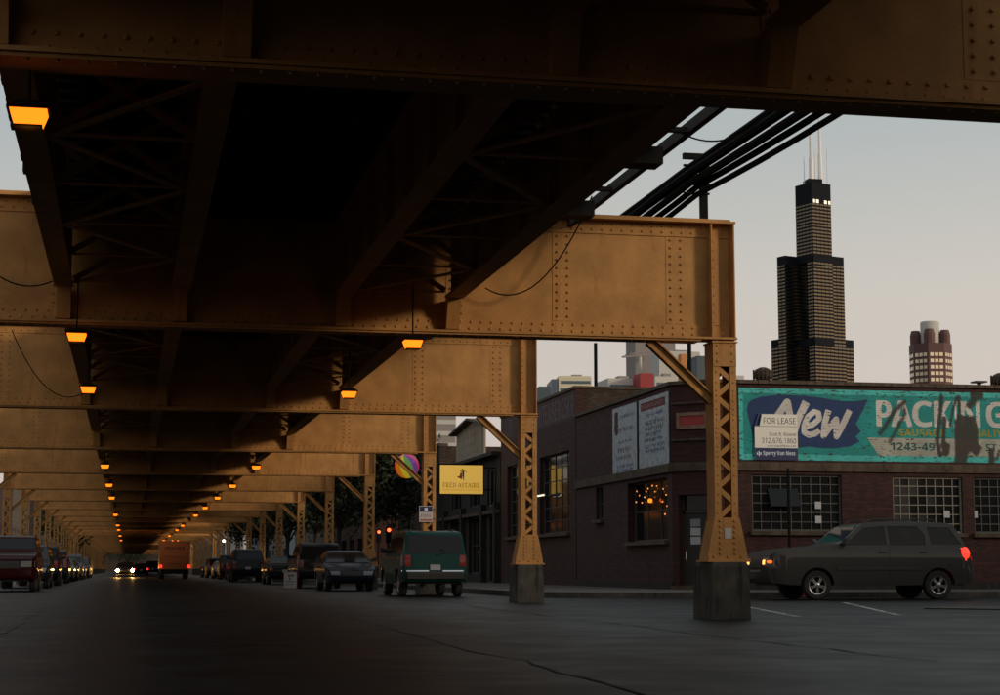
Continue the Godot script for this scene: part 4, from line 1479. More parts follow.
	im = Image.create(180, 120, false, Image.FORMAT_RGB8)
	im.fill(Color(0.56, 0.52, 0.45))
	var r := RandomNumberGenerator.new()
	r.seed = 8
	for row in 4:
		var x := r.randf_range(14, 30)
		while x < r.randf_range(120, 165):
			var y := 14 + row * 27 + r.randf_range(-3, 3)
			var c := Color(0.44, 0.37, 0.32, r.randf_range(0.35, 0.8))
			stroke(im, [Vector2(x, y), Vector2(x + r.randf_range(-4, 8), y + r.randf_range(10, 20))], r.randf_range(2.5, 5.0), c)
			stroke(im, [Vector2(x, y + r.randf() * 16), Vector2(x + r.randf_range(6, 14), y + r.randf() * 16)], r.randf_range(2.0, 4.0), c)
			x += r.randf_range(9, 19)
	for k in 14:
		var x := r.randf_range(100, 178)
		stroke(im, [Vector2(x, r.randf_range(0, 40)), Vector2(x + 2, r.randf_range(60, 120))], 4.0, Color(0.45, 0.35, 0.18, 0.5))
	t = thing("gabled_signboard", "weathered cream signboard under a small gabled roof on the stone shop", "sign", Vector3(FX - 0.15, 6.08, -85.6))
	q = MB.new()
	var prof := PackedVector2Array([Vector2(-3.6, 0), Vector2(3.6, 0), Vector2(3.6, 1.44), Vector2(0.9, 1.75), Vector2(-3.6, 1.36)])
	q.prism(prof, Transform3D(Basis(Vector3(0, 0, 1), Vector3.UP, Vector3(-1, 0, 0)), Vector3(0.1, 0, 0)), 0.1)
	obj("board", q.mesh(), print_mat("signboard_print_back", im), t)
	var f := MB.new()
	f.has_uv = true
	for i in range(1, 4):
		var tr := [prof[0], prof[i], prof[i + 1]]
		f.tri(Vector3(-0.004, tr[0].y, tr[0].x), Vector3(-0.004, tr[1].y, tr[1].x), Vector3(-0.004, tr[2].y, tr[2].x))
		for p in [tr[0], tr[2], tr[1]]:
			f.uv.append(Vector2((p.x + 3.6) / 7.2, 1.0 - p.y / 1.8))
	obj("painted_face", f.mesh(), print_mat("signboard_print", im), t)
	q = MB.new()
	q.bar(Vector3(-0.1, 1.42, -3.9), Vector3(-0.1, 1.86, 0.9), 0.5, 0.1, Vector3.UP)
	q.bar(Vector3(-0.1, 1.86, 0.9), Vector3(-0.1, 1.48, 3.9), 0.5, 0.1, Vector3.UP)
	obj("roof", q.mesh(), M.tan_stone, t)
	# the rest of the row, each house its own
	var rows := [
		[FX, -1, -95.0, 15.0, 7.2, "brown_brick", "brown brick two storey house past the stone shop"],
		[FX, -1, -126.0, 20.0, 6.0, "maroon_brick", "low maroon brick building beyond the street trees"],
		[FX, -1, -150.0, 30.0, 8.0, "grey_stone", "grey rendered warehouse along the far street"],
		[FX, -1, -190.0, 60.0, 7.5, "blue_facade", "blue grey metal clad building far along the street"],
		[FX, -1, -262.0, 70.0, 9.0, "pale_far", "pale building far along the street behind the columns"],
		[FX, -1, -340.0, 120.0, 8.0, "tan_stone", "tan stone building at the far end of the street"],
		[-14.0, 1, -120.0, 66.0, 6.3, "brown_brick", "low brown brick building behind the opposite row of columns"],
		[-14.0, 1, -188.0, 36.0, 9.6, "maroon_brick", "maroon brick building behind the opposite row of columns"],
		[-14.0, 1, -228.0, 40.0, 11.0, "tan_stone", "tan stone building behind the opposite row of columns"],
		[-14.0, 1, -280.0, 150.0, 13.0, "brown_brick", "long brown brick block behind the opposite parked cars"]]
	for q2 in rows:
		var nn := Vector3(q2[1], 0, 0)
		var x: float = q2[0]
		t = thing("street_building", q2[6], "building")
		var len: float = q2[3]
		var hh: float = q2[4]
		var m: Material = M[q2[5]]
		var holes := []
		var nw := int(len / 5.0)
		for i in nw:
			holes.append(Rect2((i + 0.5) * len / nw - 1.4, 0.9, 2.8, 1.9))
			if hh > 6.4:
				holes.append(Rect2((i + 0.5) * len / nw - 1.1, 4.2, 2.2, 1.5))
		var base := Vector3(x, 0.15, q2[2])
		wall(t, "wall", base, U, nn, len, hh, 0.4, holes, m)
		for rr in holes:
			window(t, base + U * rr.position.x + Vector3.UP * rr.position.y, U, nn, rr.size.x, rr.size.y, 2, 1, M.dark_glass, M.sash_metal, 0.2, null, false)
		bx("end_wall", base + Vector3(-nn.x * 6.2, hh / 2, -0.2), Vector3(11.6, hh, 0.4), m, t)
		bx("roof", base + Vector3(-nn.x * 6.2, hh - 0.5, -len / 2), Vector3(11.6, 0.2, len - 0.4), M.roof_tar, t)
		bx("coping", base + Vector3(-nn.x * 0.2, hh + 0.08, -len / 2), Vector3(0.5, 0.16, len), M.coping_brown, t)
	t = thing("end_building", "dark brick block closing the end of the street", "building", Vector3(0, 0, -500))
	wall(t, "wall", Vector3(-40, 0, 0), Vector3.RIGHT, Vector3.BACK, 80, 9.0, 0.5, [Rect2(8, 1, 6, 3), Rect2(24, 1, 6, 3), Rect2(52, 1, 6, 3)], M.brown_brick)
	bx("roof", Vector3(0, 8.6, -5.2), Vector3(79, 0.3, 9.4), M.roof_tar, t)
	bx("coping", Vector3(0, 9.1, -0.2), Vector3(80.4, 0.2, 0.8), M.coping_brown, t)
	bx("inner_wall", Vector3(0, 4.0, -9.8), Vector3(79, 8.0, 0.3), M.brown_brick, t)
	# roof furniture
	for q3 in [[19.31, 6.62, -52.9, "round dark turbine vent on the roof above the lease board"], [27.35, 6.56, -52.9, "round dark turbine vent on the roof above the painted smears"]]:
		t = thing("roof_vent", q3[3], "vent", Vector3(q3[0], 5.85, q3[2]), 0.0, "turbine vents on the corner roof")
		q = MB.new()
		q.tube(Vector3(0, 0, 0), Vector3(0, 0.72, 0), 0.14, 0.14, 12)
		obj("neck", q.mesh(), M.rust_metal, t)
		q = MB.new()
		for i in 16:
			var pr := []
			for j in 9:
				var a := PI * j / 8.0
				pr.append(Vector2(maxf(0.02, 0.30 * sin(a)), 0.95 - 0.24 * cos(a)))
			q.lathe(pr, Transform3D(Basis(Vector3.UP, TAU * i / 16), Vector3.ZERO), 1, 0.0, 0.34)
			q.bar(Vector3(0.3 * cos(TAU * i / 16), 0.78, 0.3 * sin(TAU * i / 16)), Vector3(0.3 * cos(TAU * i / 16), 1.1, 0.3 * sin(TAU * i / 16)), 0.02, 0.03)
		obj("turbine", q.mesh(), M.rust_metal, t)
	t = thing("roof_hatch", "small square metal cowl on the roof above the painted smears", "vent", Vector3(26.55, 5.85, -52.8))
	bx("base", Vector3(0, 0.38, 0), Vector3(0.28, 0.76, 0.28), M.dark_metal, t)
	bx("cap", Vector3(0, 0.86, 0), Vector3(0.4, 0.05, 0.4), M.dark_metal, t)
	bx("stay", Vector3(0, 0.79, 0), Vector3(0.1, 0.1, 0.1), M.dark_metal, t)
	for q4 in [[Vector3(17.62, 7.3, -67.0), 2.2, "thin black pole on the roof of the lettered building"], [Vector3(17.75, 5.85, -55.5), 2.3, "thin black pole on the corner building's roof"]]:
		q = MB.new()
		q.tube(Vector3.ZERO, Vector3(0, q4[1], 0), 0.07, 0.07, 8)
		q.tube(Vector3(0, -0.1, 0), Vector3(0, 0.15, 0), 0.12, 0.1, 8)
		meta(obj("roof_pole", q.mesh(), M.black_metal, null, q4[0]), q4[2], "pole")
	t = thing("sign_pole", "thin dark pole standing on the pavement in front of barred windows", "pole", Vector3(19.2, 0.15, -50.6))
	q = MB.new()
	q.tube(Vector3.ZERO, Vector3(0, 3.6, 0), 0.045, 0.045, 8)
	obj("shaft", q.mesh(), M.black_metal, t)
	bx("collar", Vector3(0, 0.08, 0), Vector3(0.2, 0.16, 0.2), M.black_metal, t)
	for i in 2:
		t = thing("traffic_cone", "small red marker standing behind the dark grey car", "marker", Vector3([17.62, 17.12][i], 0, [-45.2, -45.1][i]), 0.0, "red markers at the kerb")
		q = MB.new()
		q.lathe([Vector2(0.11, 0.02), Vector2(0.095, 0.3), Vector2(0.07, 0.42), Vector2(0.0, 0.42)], Transform3D(), 12)
		obj("body", q.mesh(), mat("marker_red", Color(0.35, 0.03, 0.025), 0.6), t)
		bx("foot", Vector3(0, 0.012, 0), Vector3(0.3, 0.024, 0.3), M.black_plastic, t)

func make_shade_blocks() -> void:
	# unseen blocks added behind and beside the camera, sized to keep the low light off the first girder, the piers and the lower walls
	for q in [
		[14.0, 26.0, -2.5, 120.0, 11.0, "brown_brick", "unseen brown brick block added behind the viewpoint to shade the first girder"],
		[27.0, 39.0, -14.0, -1.5, 7.4, "grey_stone", "unseen low grey block added by the side street to shade the column feet"],
		[45.0, 72.0, -27.0, -6.0, 11.0, "maroon_brick", "unseen tall maroon block added by the side street to shade the lower corner wall"]]:
		var t := thing("shade_block", q[6], "building")
		var w: float = q[1] - q[0]
		var d: float = q[3] - q[2]
		var m: Material = M[q[5]]
		var holes := []
		var nw := int(w / 4.0)
		for i in nw:
			for y in ([1.2, 4.6, 8.0] if q[4] > 9.0 else [1.2, 4.4]):
				holes.append(Rect2((i + 0.5) * w / nw - 0.9, y, 1.8, 1.9))
		var o := Vector3(q[0], 0, q[2])
		wall(t, "wall", o, Vector3.RIGHT, Vector3.FORWARD, w, q[4], 0.4, holes, m)
		for r in holes:
			window(t, o + Vector3.RIGHT * r.position.x + Vector3.UP * r.position.y, Vector3.RIGHT, Vector3.FORWARD, r.size.x, r.size.y, 2, 2, M.dark_glass, M.sash_metal, 0.15, M.band_stone, false)
		bx("side_wall", Vector3(q[0] + 0.2, q[4] / 2, (q[2] + q[3]) / 2 + 0.2), Vector3(0.4, q[4], d - 0.4), m, t)
		bx("side_wall", Vector3(q[1] - 0.2, q[4] / 2, (q[2] + q[3]) / 2 + 0.2), Vector3(0.4, q[4], d - 0.4), m, t)
		bx("back_wall", Vector3((q[0] + q[1]) / 2, q[4] / 2, q[3] - 0.2), Vector3(w - 0.8, q[4], 0.4), m, t)
		bx("roof", Vector3((q[0] + q[1]) / 2, q[4] - 0.4, (q[2] + q[3]) / 2), Vector3(w - 0.8, 0.2, d - 0.8), M.roof_tar, t)
		bx("coping", Vector3((q[0] + q[1]) / 2, q[4] + 0.06, q[2] + 0.2), Vector3(w + 0.1, 0.12, 0.5), M.coping_brown, t)
# ------------------------------------------------------------------ vehicles
var car_cache := {}

func car_kind(kind: String) -> Dictionary:
	# side outline (z, y) from the front bumper over the roof to the rear bumper, front at -z
	if kind == "long_suv":
		var k := car_kind("suv").duplicate(true)
		k.L = 5.5
		for e in k.top:
			e[0] *= 1.058
		for w in k.win:
			for e in w:
				e[0] *= 1.058
		for e in k.doors:
			e[0] *= 1.058
			e[1] *= 1.058
		k.wheels = [-1.49, 1.75]
		k.rear_y = [0.98, 1.3]
		return k
	if kind == "suv":
		return {"L": 5.2, "W": 1.96, "belt": 1.32, "roof_w": 0.78, "wr": 0.365, "wheels": [-1.42, 1.62], "arch": 0.44, "sill": 0.40,
			"top": [[-2.5, 0.42], [-2.58, 0.55], [-2.6, 0.74], [-2.59, 0.95], [-2.55, 1.10], [-2.42, 1.19], [-1.9, 1.28], [-0.88, 1.37], [-0.74, 1.45], [-0.30, 1.83], [-0.12, 1.91], [0.5, 1.965], [1.3, 1.965], [1.98, 1.93], [2.14, 1.85], [2.42, 1.30], [2.5, 1.12], [2.54, 0.86], [2.6, 0.72], [2.58, 0.52], [2.5, 0.42]],
			"shield": [8, 9], "back": [14, 15],
			"win": [[[-0.66, 1.36], [-0.58, 1.46], [-0.18, 1.80], [0.34, 1.84], [0.38, 1.36]], [[0.44, 1.36], [0.41, 1.84], [1.18, 1.84], [1.36, 1.62], [1.36, 1.36]], [[1.5, 1.38], [1.44, 1.83], [2.0, 1.81], [2.28, 1.38]]],
			"doors": [[-0.84, 0.41], [0.41, 1.43]], "rear_y": [0.86, 1.24], "head_y": [0.84, 1.04]}
	if kind == "wagon":
		return {"L": 4.8, "W": 1.88, "belt": 1.18, "roof_w": 0.78, "wr": 0.36, "wheels": [-1.42, 1.42], "arch": 0.43, "sill": 0.40,
			"top": [[-2.32, 0.42], [-2.4, 0.58], [-2.4, 0.78], [-2.36, 0.95], [-2.2, 1.06], [-1.2, 1.18], [-1.05, 1.22], [-0.45, 1.66], [-0.2, 1.78], [0.6, 1.84], [1.5, 1.84], [2.0, 1.80], [2.12, 1.72], [2.3, 1.16], [2.34, 1.02], [2.36, 0.78], [2.4, 0.68], [2.38, 0.5], [2.3, 0.42]],
			"shield": [6, 7], "back": [12, 13],
			"win": [[[-0.85, 1.22], [-0.32, 1.62], [0.2, 1.68], [0.22, 1.22]], [[0.29, 1.22], [0.27, 1.68], [1.02, 1.68], [1.06, 1.22]], [[1.14, 1.22], [1.1, 1.68], [1.9, 1.62], [2.1, 1.22]]],
			"doors": [[-0.95, 0.28], [0.28, 1.1]], "rear_y": [0.84, 1.15], "head_y": [0.76, 0.94]}
	if kind == "van":
		return {"L": 4.9, "W": 1.94, "belt": 1.12, "roof_w": 0.74, "wr": 0.34, "wheels": [-1.5, 1.5], "arch": 0.41, "sill": 0.32,
			"top": [[-2.4, 0.36], [-2.45, 0.5], [-2.45, 0.66], [-2.38, 0.82], [-2.1, 0.98], [-1.6, 1.08], [-1.5, 1.12], [-0.6, 1.64], [-0.3, 1.72], [0.6, 1.78], [1.6, 1.77], [2.1, 1.70], [2.2, 1.62], [2.36, 1.08], [2.4, 0.9], [2.42, 0.72], [2.45, 0.6], [2.43, 0.46], [2.35, 0.36]],
			"shield": [6, 7], "back": [12, 13],
			"win": [[[-1.1, 1.16], [-0.5, 1.56], [0.0, 1.63], [0.02, 1.16]], [[0.1, 1.16], [0.08, 1.63], [1.0, 1.64], [1.02, 1.16]], [[1.1, 1.16], [1.08, 1.64], [1.95, 1.58], [2.15, 1.16]]],
			"doors": [[-1.05, 0.07], [0.07, 1.06]], "rear_y": [0.85, 1.5], "head_y": [0.64, 0.82]}
	return {"L": 4.6, "W": 1.78, "belt": 0.98, "roof_w": 0.62, "wr": 0.32, "wheels": [-1.36, 1.36], "arch": 0.385, "sill": 0.30,
		"top": [[-2.22, 0.3], [-2.3, 0.42], [-2.3, 0.58], [-2.24, 0.7], [-2.05, 0.8], [-1.1, 0.95], [-0.95, 0.99], [-0.22, 1.36], [0.05, 1.42], [0.5, 1.44], [0.95, 1.40], [1.15, 1.34], [1.66, 1.03], [1.8, 1.0], [2.2, 0.97], [2.27, 0.85], [2.3, 0.64], [2.29, 0.45], [2.22, 0.32]],
		"shield": [6, 7], "back": [11, 12],
		"win": [[[-0.72, 1.02], [-0.12, 1.32], [0.3, 1.36], [0.32, 1.02]], [[0.4, 1.02], [0.38, 1.36], [0.92, 1.33], [1.2, 1.02]]],
		"doors": [[-0.82, 0.36], [0.36, 1.2]], "rear_y": [0.70, 0.90], "head_y": [0.56, 0.70]}

func car_width(d: Dictionary, z: float, y: float) -> float:
	var hw: float = d.W / 2
	var belt: float = d.belt
	var w := hw
	if y <= belt:
		w = hw - 0.05 * pow((y - 0.78) / 0.5, 2)
	else:
		var top := 1.0
		for p in d.top:
			top = maxf(top, p[1])
		var t := (y - belt) / (top - belt)
		w = lerpf(hw - 0.05 * pow((belt - 0.78) / 0.5, 2) - 0.02, d.roof_w, pow(t, 1.15)) - 0.06 * pow(maxf(0.0, t - 0.78) / 0.22, 2)
	var h: float = d.L / 2
	var f := maxf(0.0, (-z - (h - 0.55)) / 0.55)
	var r := maxf(0.0, (z - (h - 0.4)) / 0.4)
	return w - 0.15 * f * f * f - 0.10 * r * r * r

func car_meshes(kind: String, hollow: bool) -> Dictionary:
	var key := kind + str(hollow)
	if car_cache.has(key):
		return car_cache[key]
	var d := car_kind(kind)
	var out := {"d": d}
	var poly := PackedVector2Array()
	for p in d.top:
		poly.append(Vector2(p[0], p[1]))
	# underside with wheel arches, rear to front
	var sill: float = d.sill
	for wz in [d.wheels[1], d.wheels[0]]:
		for i in 13:
			var a := lerpf(0.0, PI, i / 12.0)
			poly.append(Vector2(wz + d.arch * cos(a), maxf(sill - 0.04, d.wr + d.arch * sin(a))))
		if wz == d.wheels[1]:
			poly.append(Vector2(0.0, sill - 0.05))
	var holes := []
	if hollow:
		for w in d.win:
			var hp := PackedVector2Array()
			for p in w:
				hp.append(Vector2(p[0], p[1]))
			if Geometry2D.is_polygon_clockwise(hp):
				hp.reverse()
			holes.append(hp)
	if Geometry2D.is_polygon_clockwise(poly):
		poly.reverse()
	var b := MB.new()
	for s in [-1.0, 1.0]:
		b.patch(poly, holes, 0.13, func(p: Vector2) -> Vector3: return Vector3(s * car_width(d, p.x, p.y), p.y, p.x), Vector3(s, 0, 0))
	# skin over bonnet, roof and tail
	for i in d.top.size() - 1:
		var p := Vector2(d.top[i][0], d.top[i][1])
		var q := Vector2(d.top[i + 1][0], d.top[i + 1][1])
		var cut: bool = hollow and (i == d.shield[0] or i == d.back[0])
		var wp := car_width(d, p.x, p.y)
		var wq := car_width(d, q.x, q.y)
		var nrm := Vector3(0, q.x - p.x, -(q.y - p.y))
		var n := 6
		for k in n:
			if cut and k > 0 and k < n - 1:
				continue
			var t0 := lerpf(-1, 1, float(k) / n)
			var t1 := lerpf(-1, 1, (k + 1.0) / n)
			if cut:
				t0 = -1.0 if k == 0 else 0.9
				t1 = -0.9 if k == 0 else 1.0
			b.quad(Vector3(t0 * wp, p.y, p.x), Vector3(t1 * wp, p.y, p.x), Vector3(t1 * wq, q.y, q.x), Vector3(t0 * wq, q.y, q.x), nrm)
	b.smooth(40)
	out.body = b.mesh()
	# floor pan and wheel housings
	b = MB.new()
	b.box(Vector3(0, sill + 0.02, 0), Vector3(d.W - 0.5, 0.12, d.L - 0.5))
	for wz in d.wheels:
		b.box(Vector3(0, d.wr + 0.25, wz), Vector3(d.W - 0.56, 0.5, d.arch * 2))
	out.under = b.mesh()
	out.win = []
	for w in d.win:
		for s in [-1.0, 1.0]:
			var hp := PackedVector2Array()
			for p in w:
				hp.append(Vector2(p[0], p[1]))
			b = MB.new()
			var off := -0.012 if hollow else 0.006
			b.patch(hp, [], 0.2, func(p: Vector2) -> Vector3: return Vector3(s * (car_width(d, p.x, p.y) + off), p.y, p.x), Vector3(s, 0, 0))
			b.smooth(60)
			out.win.append(b.mesh())
	for g in ["shield", "back"]:
		var i: int = d[g][0]
		var p := Vector2(d.top[i][0], d.top[i][1])
		var q := Vector2(d.top[i + 1][0], d.top[i + 1][1])
		var a := p.lerp(q, 0.05)
		var c := p.lerp(q, 0.95)
		var nrm := Vector3(0, q.x - p.x, -(q.y - p.y)).normalized()
		var wa := car_width(d, a.x, a.y) - 0.07
		var wc := car_width(d, c.x, c.y) - 0.07
		b = MB.new()
		var o := nrm * (0.0 if hollow else 0.008)
		if hollow:
			a = p
			c = q
			wa = car_width(d, a.x, a.y) * 0.9
			wc = car_width(d, c.x, c.y) * 0.9
		b.quad(Vector3(-wa, a.y, a.x) + o, Vector3(wa, a.y, a.x) + o, Vector3(wc, c.y, c.x) + o, Vector3(-wc, c.y, c.x) + o, nrm)
		out[g] = b.mesh()
	# wheels, axis along x, outer side +x
	b = MB.new()
	var R: float = d.wr
	b.lathe([Vector2(R * 0.62, -0.1), Vector2(R * 0.9, -0.115), Vector2(R, -0.08), Vector2(R, 0.08), Vector2(R * 0.9, 0.115), Vector2(R * 0.62, 0.1), Vector2(R * 0.62, -0.1)], Transform3D(Basis(Vector3(0, 0, -1), Vector3(1, 0, 0), Vector3(0, -1, 0)), Vector3.ZERO), 28)
	b.smooth(35)
	out.tyre = b.mesh()
	b = MB.new()
	var bt := Basis(Vector3(0, 0, -1), Vector3(1, 0, 0), Vector3(0, -1, 0))
	b.lathe([Vector2(R * 0.63, 0.06), Vector2(R * 0.63, 0.105), Vector2(R * 0.57, 0.1), Vector2(R * 0.55, 0.04)], Transform3D(bt, Vector3.ZERO), 28)
	b.lathe([Vector2(R * 0.2, 0.05), Vector2(R * 0.18, 0.1), Vector2(R * 0.1, 0.108), Vector2(0.0, 0.11)], Transform3D(bt, Vector3.ZERO), 14)
	for k in 5:
		for e in [-0.13, 0.13]:
			var a := TAU * k / 5 + 0.3
			b.bar(Vector3(0.085, cos(a + e * 1.3) * R * 0.16, sin(a + e * 1.3) * R * 0.16), Vector3(0.08, cos(a + e) * R * 0.58, sin(a + e) * R * 0.58), R * 0.085, 0.03, Vector3.RIGHT)
	out.rim = b.mesh()
	b = MB.new()
	b.lathe([Vector2(R * 0.56, 0.02), Vector2(0.0, 0.02)], Transform3D(bt, Vector3.ZERO), 20)
	out.hub_back = b.mesh()
	car_cache[key] = out
	return out

func on_front(d: Dictionary, y0: float, y1: float, x0: float, x1: float, rear: bool, proud := 0.012) -> Mesh:
	# a panel lying on the nose or the tail of the body between two heights and two shares of the half width
	var b := MB.new()
	var top: Array = d.top
	var pts := []
	var n: int = top.size()
	for k in 5:
		var y := lerpf(y0, y1, k / 4.0)
		var best := 0.0
		for i in n - 1:
			var p: Array = top[n - 1 - i] if rear else top[i]
			var q: Array = top[n - 2 - i] if rear else top[i + 1]
			if (p[1] - y) * (q[1] - y) <= 0.0 and absf(q[1] - p[1]) > 1e-5:
				best = lerpf(p[0], q[0], (y - p[1]) / (q[1] - p[1]))
				break
		pts.append(Vector2(best + (proud if rear else -proud), y))
	var hint := Vector3(0, 0, 1 if rear else -1)
	for k in 4:
		var p: Vector2 = pts[k]
		var q: Vector2 = pts[k + 1]
		var wp := car_width(d, p.x, p.y)
		var wq := car_width(d, q.x, q.y)
		b.quad(Vector3(x0 * wp, p.y, p.x), Vector3(x1 * wp, p.y, p.x), Vector3(x1 * wq, q.y, q.x), Vector3(x0 * wq, q.y, q.x), hint)
		# wraps round the corner of the body
		for e in [x0, x1]:
			if absf(e) > 0.9:
				var s := signf(e)
				var back := 0.16 if not rear else -0.2
				b.quad(Vector3(e * wp, p.y, p.x), Vector3(e * wq, q.y, q.x), Vector3(s * (car_width(d, q.x + back, q.y) + 0.008), q.y, q.x + back), Vector3(s * (car_width(d, p.x + back, p.y) + 0.008), p.y, p.x + back), Vector3(s, 0, 0))
	b.smooth(50)
	return b.mesh()

func make_car(kind: String, paint: String, at: Vector3, turn: float, called: String, label: String, group: String, opt := {}) -> Node3D:
	var hollow: bool = opt.get("hollow", false)
	var ms := car_meshes(kind, hollow)
	var d: Dictionary = ms.d
	var t := thing(called, label, opt.get("category", "car"), at, turn, group)
	obj("body", ms.body, M[paint], t)
	obj("underbody", ms.under, M.black_plastic, t)
	var glass: Material = M.tint_glass if hollow else M.dark_glass
	for w in ms.win:
		obj("side_window", w, glass, t)
	obj("windscreen", ms.shield, glass, t)
	obj("rear_window", ms.back, glass, t)
	for wz in d.wheels:
		for s in [-1, 1]:
			var w := Node3D.new()
			w.name = "wheel"
			t.add_child(w, true)
			w.position = Vector3(s * (d.W / 2 - 0.15), d.wr, wz)
			if s < 0:
				w.rotation.y = PI
			w.rotation.x += rng.randf_range(0, 1.2) * s
			obj("tyre", ms.tyre, M.tyre_rubber, w)
			obj("rim", ms.rim, M.rim_silver, w)
			obj("hub_plate", ms.hub_back, M.black_metal, w)
	for s in [-1.0, 1.0]:
		var hm: Material = M[opt.head] if opt.has("head") else M.clear_lens
		obj("headlight", on_front(d, d.head_y[0], d.head_y[1], s * 0.55, s * 0.985, false), hm, t)
		var tm: Material = M[opt.tail] if opt.has("tail") else M.red_lens
		obj("tail_light", on_front(d, d.rear_y[0], d.rear_y[1], s * 0.80, s * 0.985, true), tm, t)
	obj("grille", on_front(d, d.head_y[0] - 0.04, d.head_y[1] + 0.0, -0.5, 0.5, false, 0.014), M.black_plastic, t)
	obj("front_bumper", on_front(d, d.sill + 0.06, d.head_y[0] - 0.1, -0.96, 0.96, false, 0.03), M[opt.get("bumper", paint)], t)
	obj("rear_bumper", on_front(d, d.sill + 0.1, d.rear_y[0] - 0.14, -0.96, 0.96, true, 0.035), M[opt.get("bumper", paint)], t)
	obj("number_plate", on_front(d, d.rear_y[0] - 0.1, d.rear_y[0] + 0.05, -0.17, 0.17, true, 0.02), M.plate_white, t)
	if opt.get("detail", true):
		for s in [-1.0, 1.0]:
			var q := MB.new()
			var mw := car_width(d, d.doors[0][0] + 0.2, d.belt)
			q.hexa([Vector3(s * (mw - 0.02), d.belt + 0.04, d.doors[0][0] + 0.16), Vector3(s * (mw + 0.2), d.belt + 0.06, d.doors[0][0] + 0.2), Vector3(s * (mw + 0.2), d.belt + 0.06, d.doors[0][0] + 0.1), Vector3(s * (mw - 0.02), d.belt + 0.04, d.doors[0][0] + 0.08), Vector3(s * (mw - 0.02), d.belt + 0.14, d.doors[0][0] + 0.16), Vector3(s * (mw + 0.2), d.belt + 0.22, d.doors[0][0] + 0.2), Vector3(s * (mw + 0.2), d.belt + 0.22, d.doors[0][0] + 0.1), Vector3(s * (mw - 0.02), d.belt + 0.14, d.doors[0][0] + 0.08)])
			obj("mirror", q.mesh(), M.black_plastic, t)
			for dd in d.doors:
				q = MB.new()
				var hz: float = dd[1] - 0.17
				var hy: float = d.belt - 0.13
				q.box(Vector3(s * (car_width(d, hz, hy) + 0.02), hy, hz), Vector3(0.03, 0.035, 0.2))
				obj("door_handle", q.mesh(), M[opt.get("handle", "black_plastic")], t)
				# shut lines
				q = MB.new()
				for zz in dd:
					for k in 6:
						var y0 := lerpf(d.sill + 0.08, d.belt, k / 6.0)
						var y1 := lerpf(d.sill + 0.08, d.belt, (k + 1) / 6.0)
						q.quad(Vector3(s * (car_width(d, zz, y0) + 0.003), y0, zz - 0.006), Vector3(s * (car_width(d, zz, y0) + 0.003), y0, zz + 0.006), Vector3(s * (car_width(d, zz, y1) + 0.003), y1, zz + 0.006), Vector3(s * (car_width(d, zz, y1) + 0.003), y1, zz - 0.006), Vector3(s, 0, 0))
				obj("door_gap", q.mesh(), M.black_plastic, t)
			q = MB.new()
			var my: float = lerpf(d.sill, d.belt, 0.42)
			for k in 12:
				var za := lerpf(d.wheels[0] + d.arch + 0.05, d.wheels[1] - d.arch - 0.05, k / 12.0)
				var zb := lerpf(d.wheels[0] + d.arch + 0.05, d.wheels[1] - d.arch - 0.05, (k + 1) / 12.0)
				q.hexa([Vector3(s * (d.W / 2 - 0.04), my - 0.04, za), Vector3(s * (car_width(d, za, my) + 0.02), my - 0.04, za), Vector3(s * (car_width(d, zb, my) + 0.02), my - 0.04, zb), Vector3(s * (d.W / 2 - 0.04), my - 0.04, zb), Vector3(s * (d.W / 2 - 0.04), my + 0.04, za), Vector3(s * (car_width(d, za, my) + 0.012), my + 0.04, za), Vector3(s * (car_width(d, zb, my) + 0.012), my + 0.04, zb), Vector3(s * (d.W / 2 - 0.04), my + 0.04, zb)])
			obj("side_moulding", q.mesh(), M[paint], t)
			if opt.get("rack", false):
				q = MB.new()
				q.chain([Vector3(s * 0.62, 1.93, -0.05), Vector3(s * 0.62, 2.01, 0.1), Vector3(s * 0.62, 2.03, 0.9), Vector3(s * 0.62, 2.01, 1.75), Vector3(s * 0.62, 1.93, 1.9)], 0.018, 6)
				obj("roof_rail", q.mesh(), M.black_plastic, t)
	return t

func headlamp_beam(t: Node3D, at: Vector3, energy: float, col: Color) -> void:
	var l := SpotLight3D.new()
	l.name = "headlight_beam"
	l.position = at
	l.rotation.x = -0.02
	l.light_color = col
	l.light_energy = energy
	l.light_size = 0.08
	l.spot_angle = 22.0
	l.spot_range = 120.0
	l.spot_attenuation = 2.0
	l.shadow_enabled = true
	t.add_child(l)

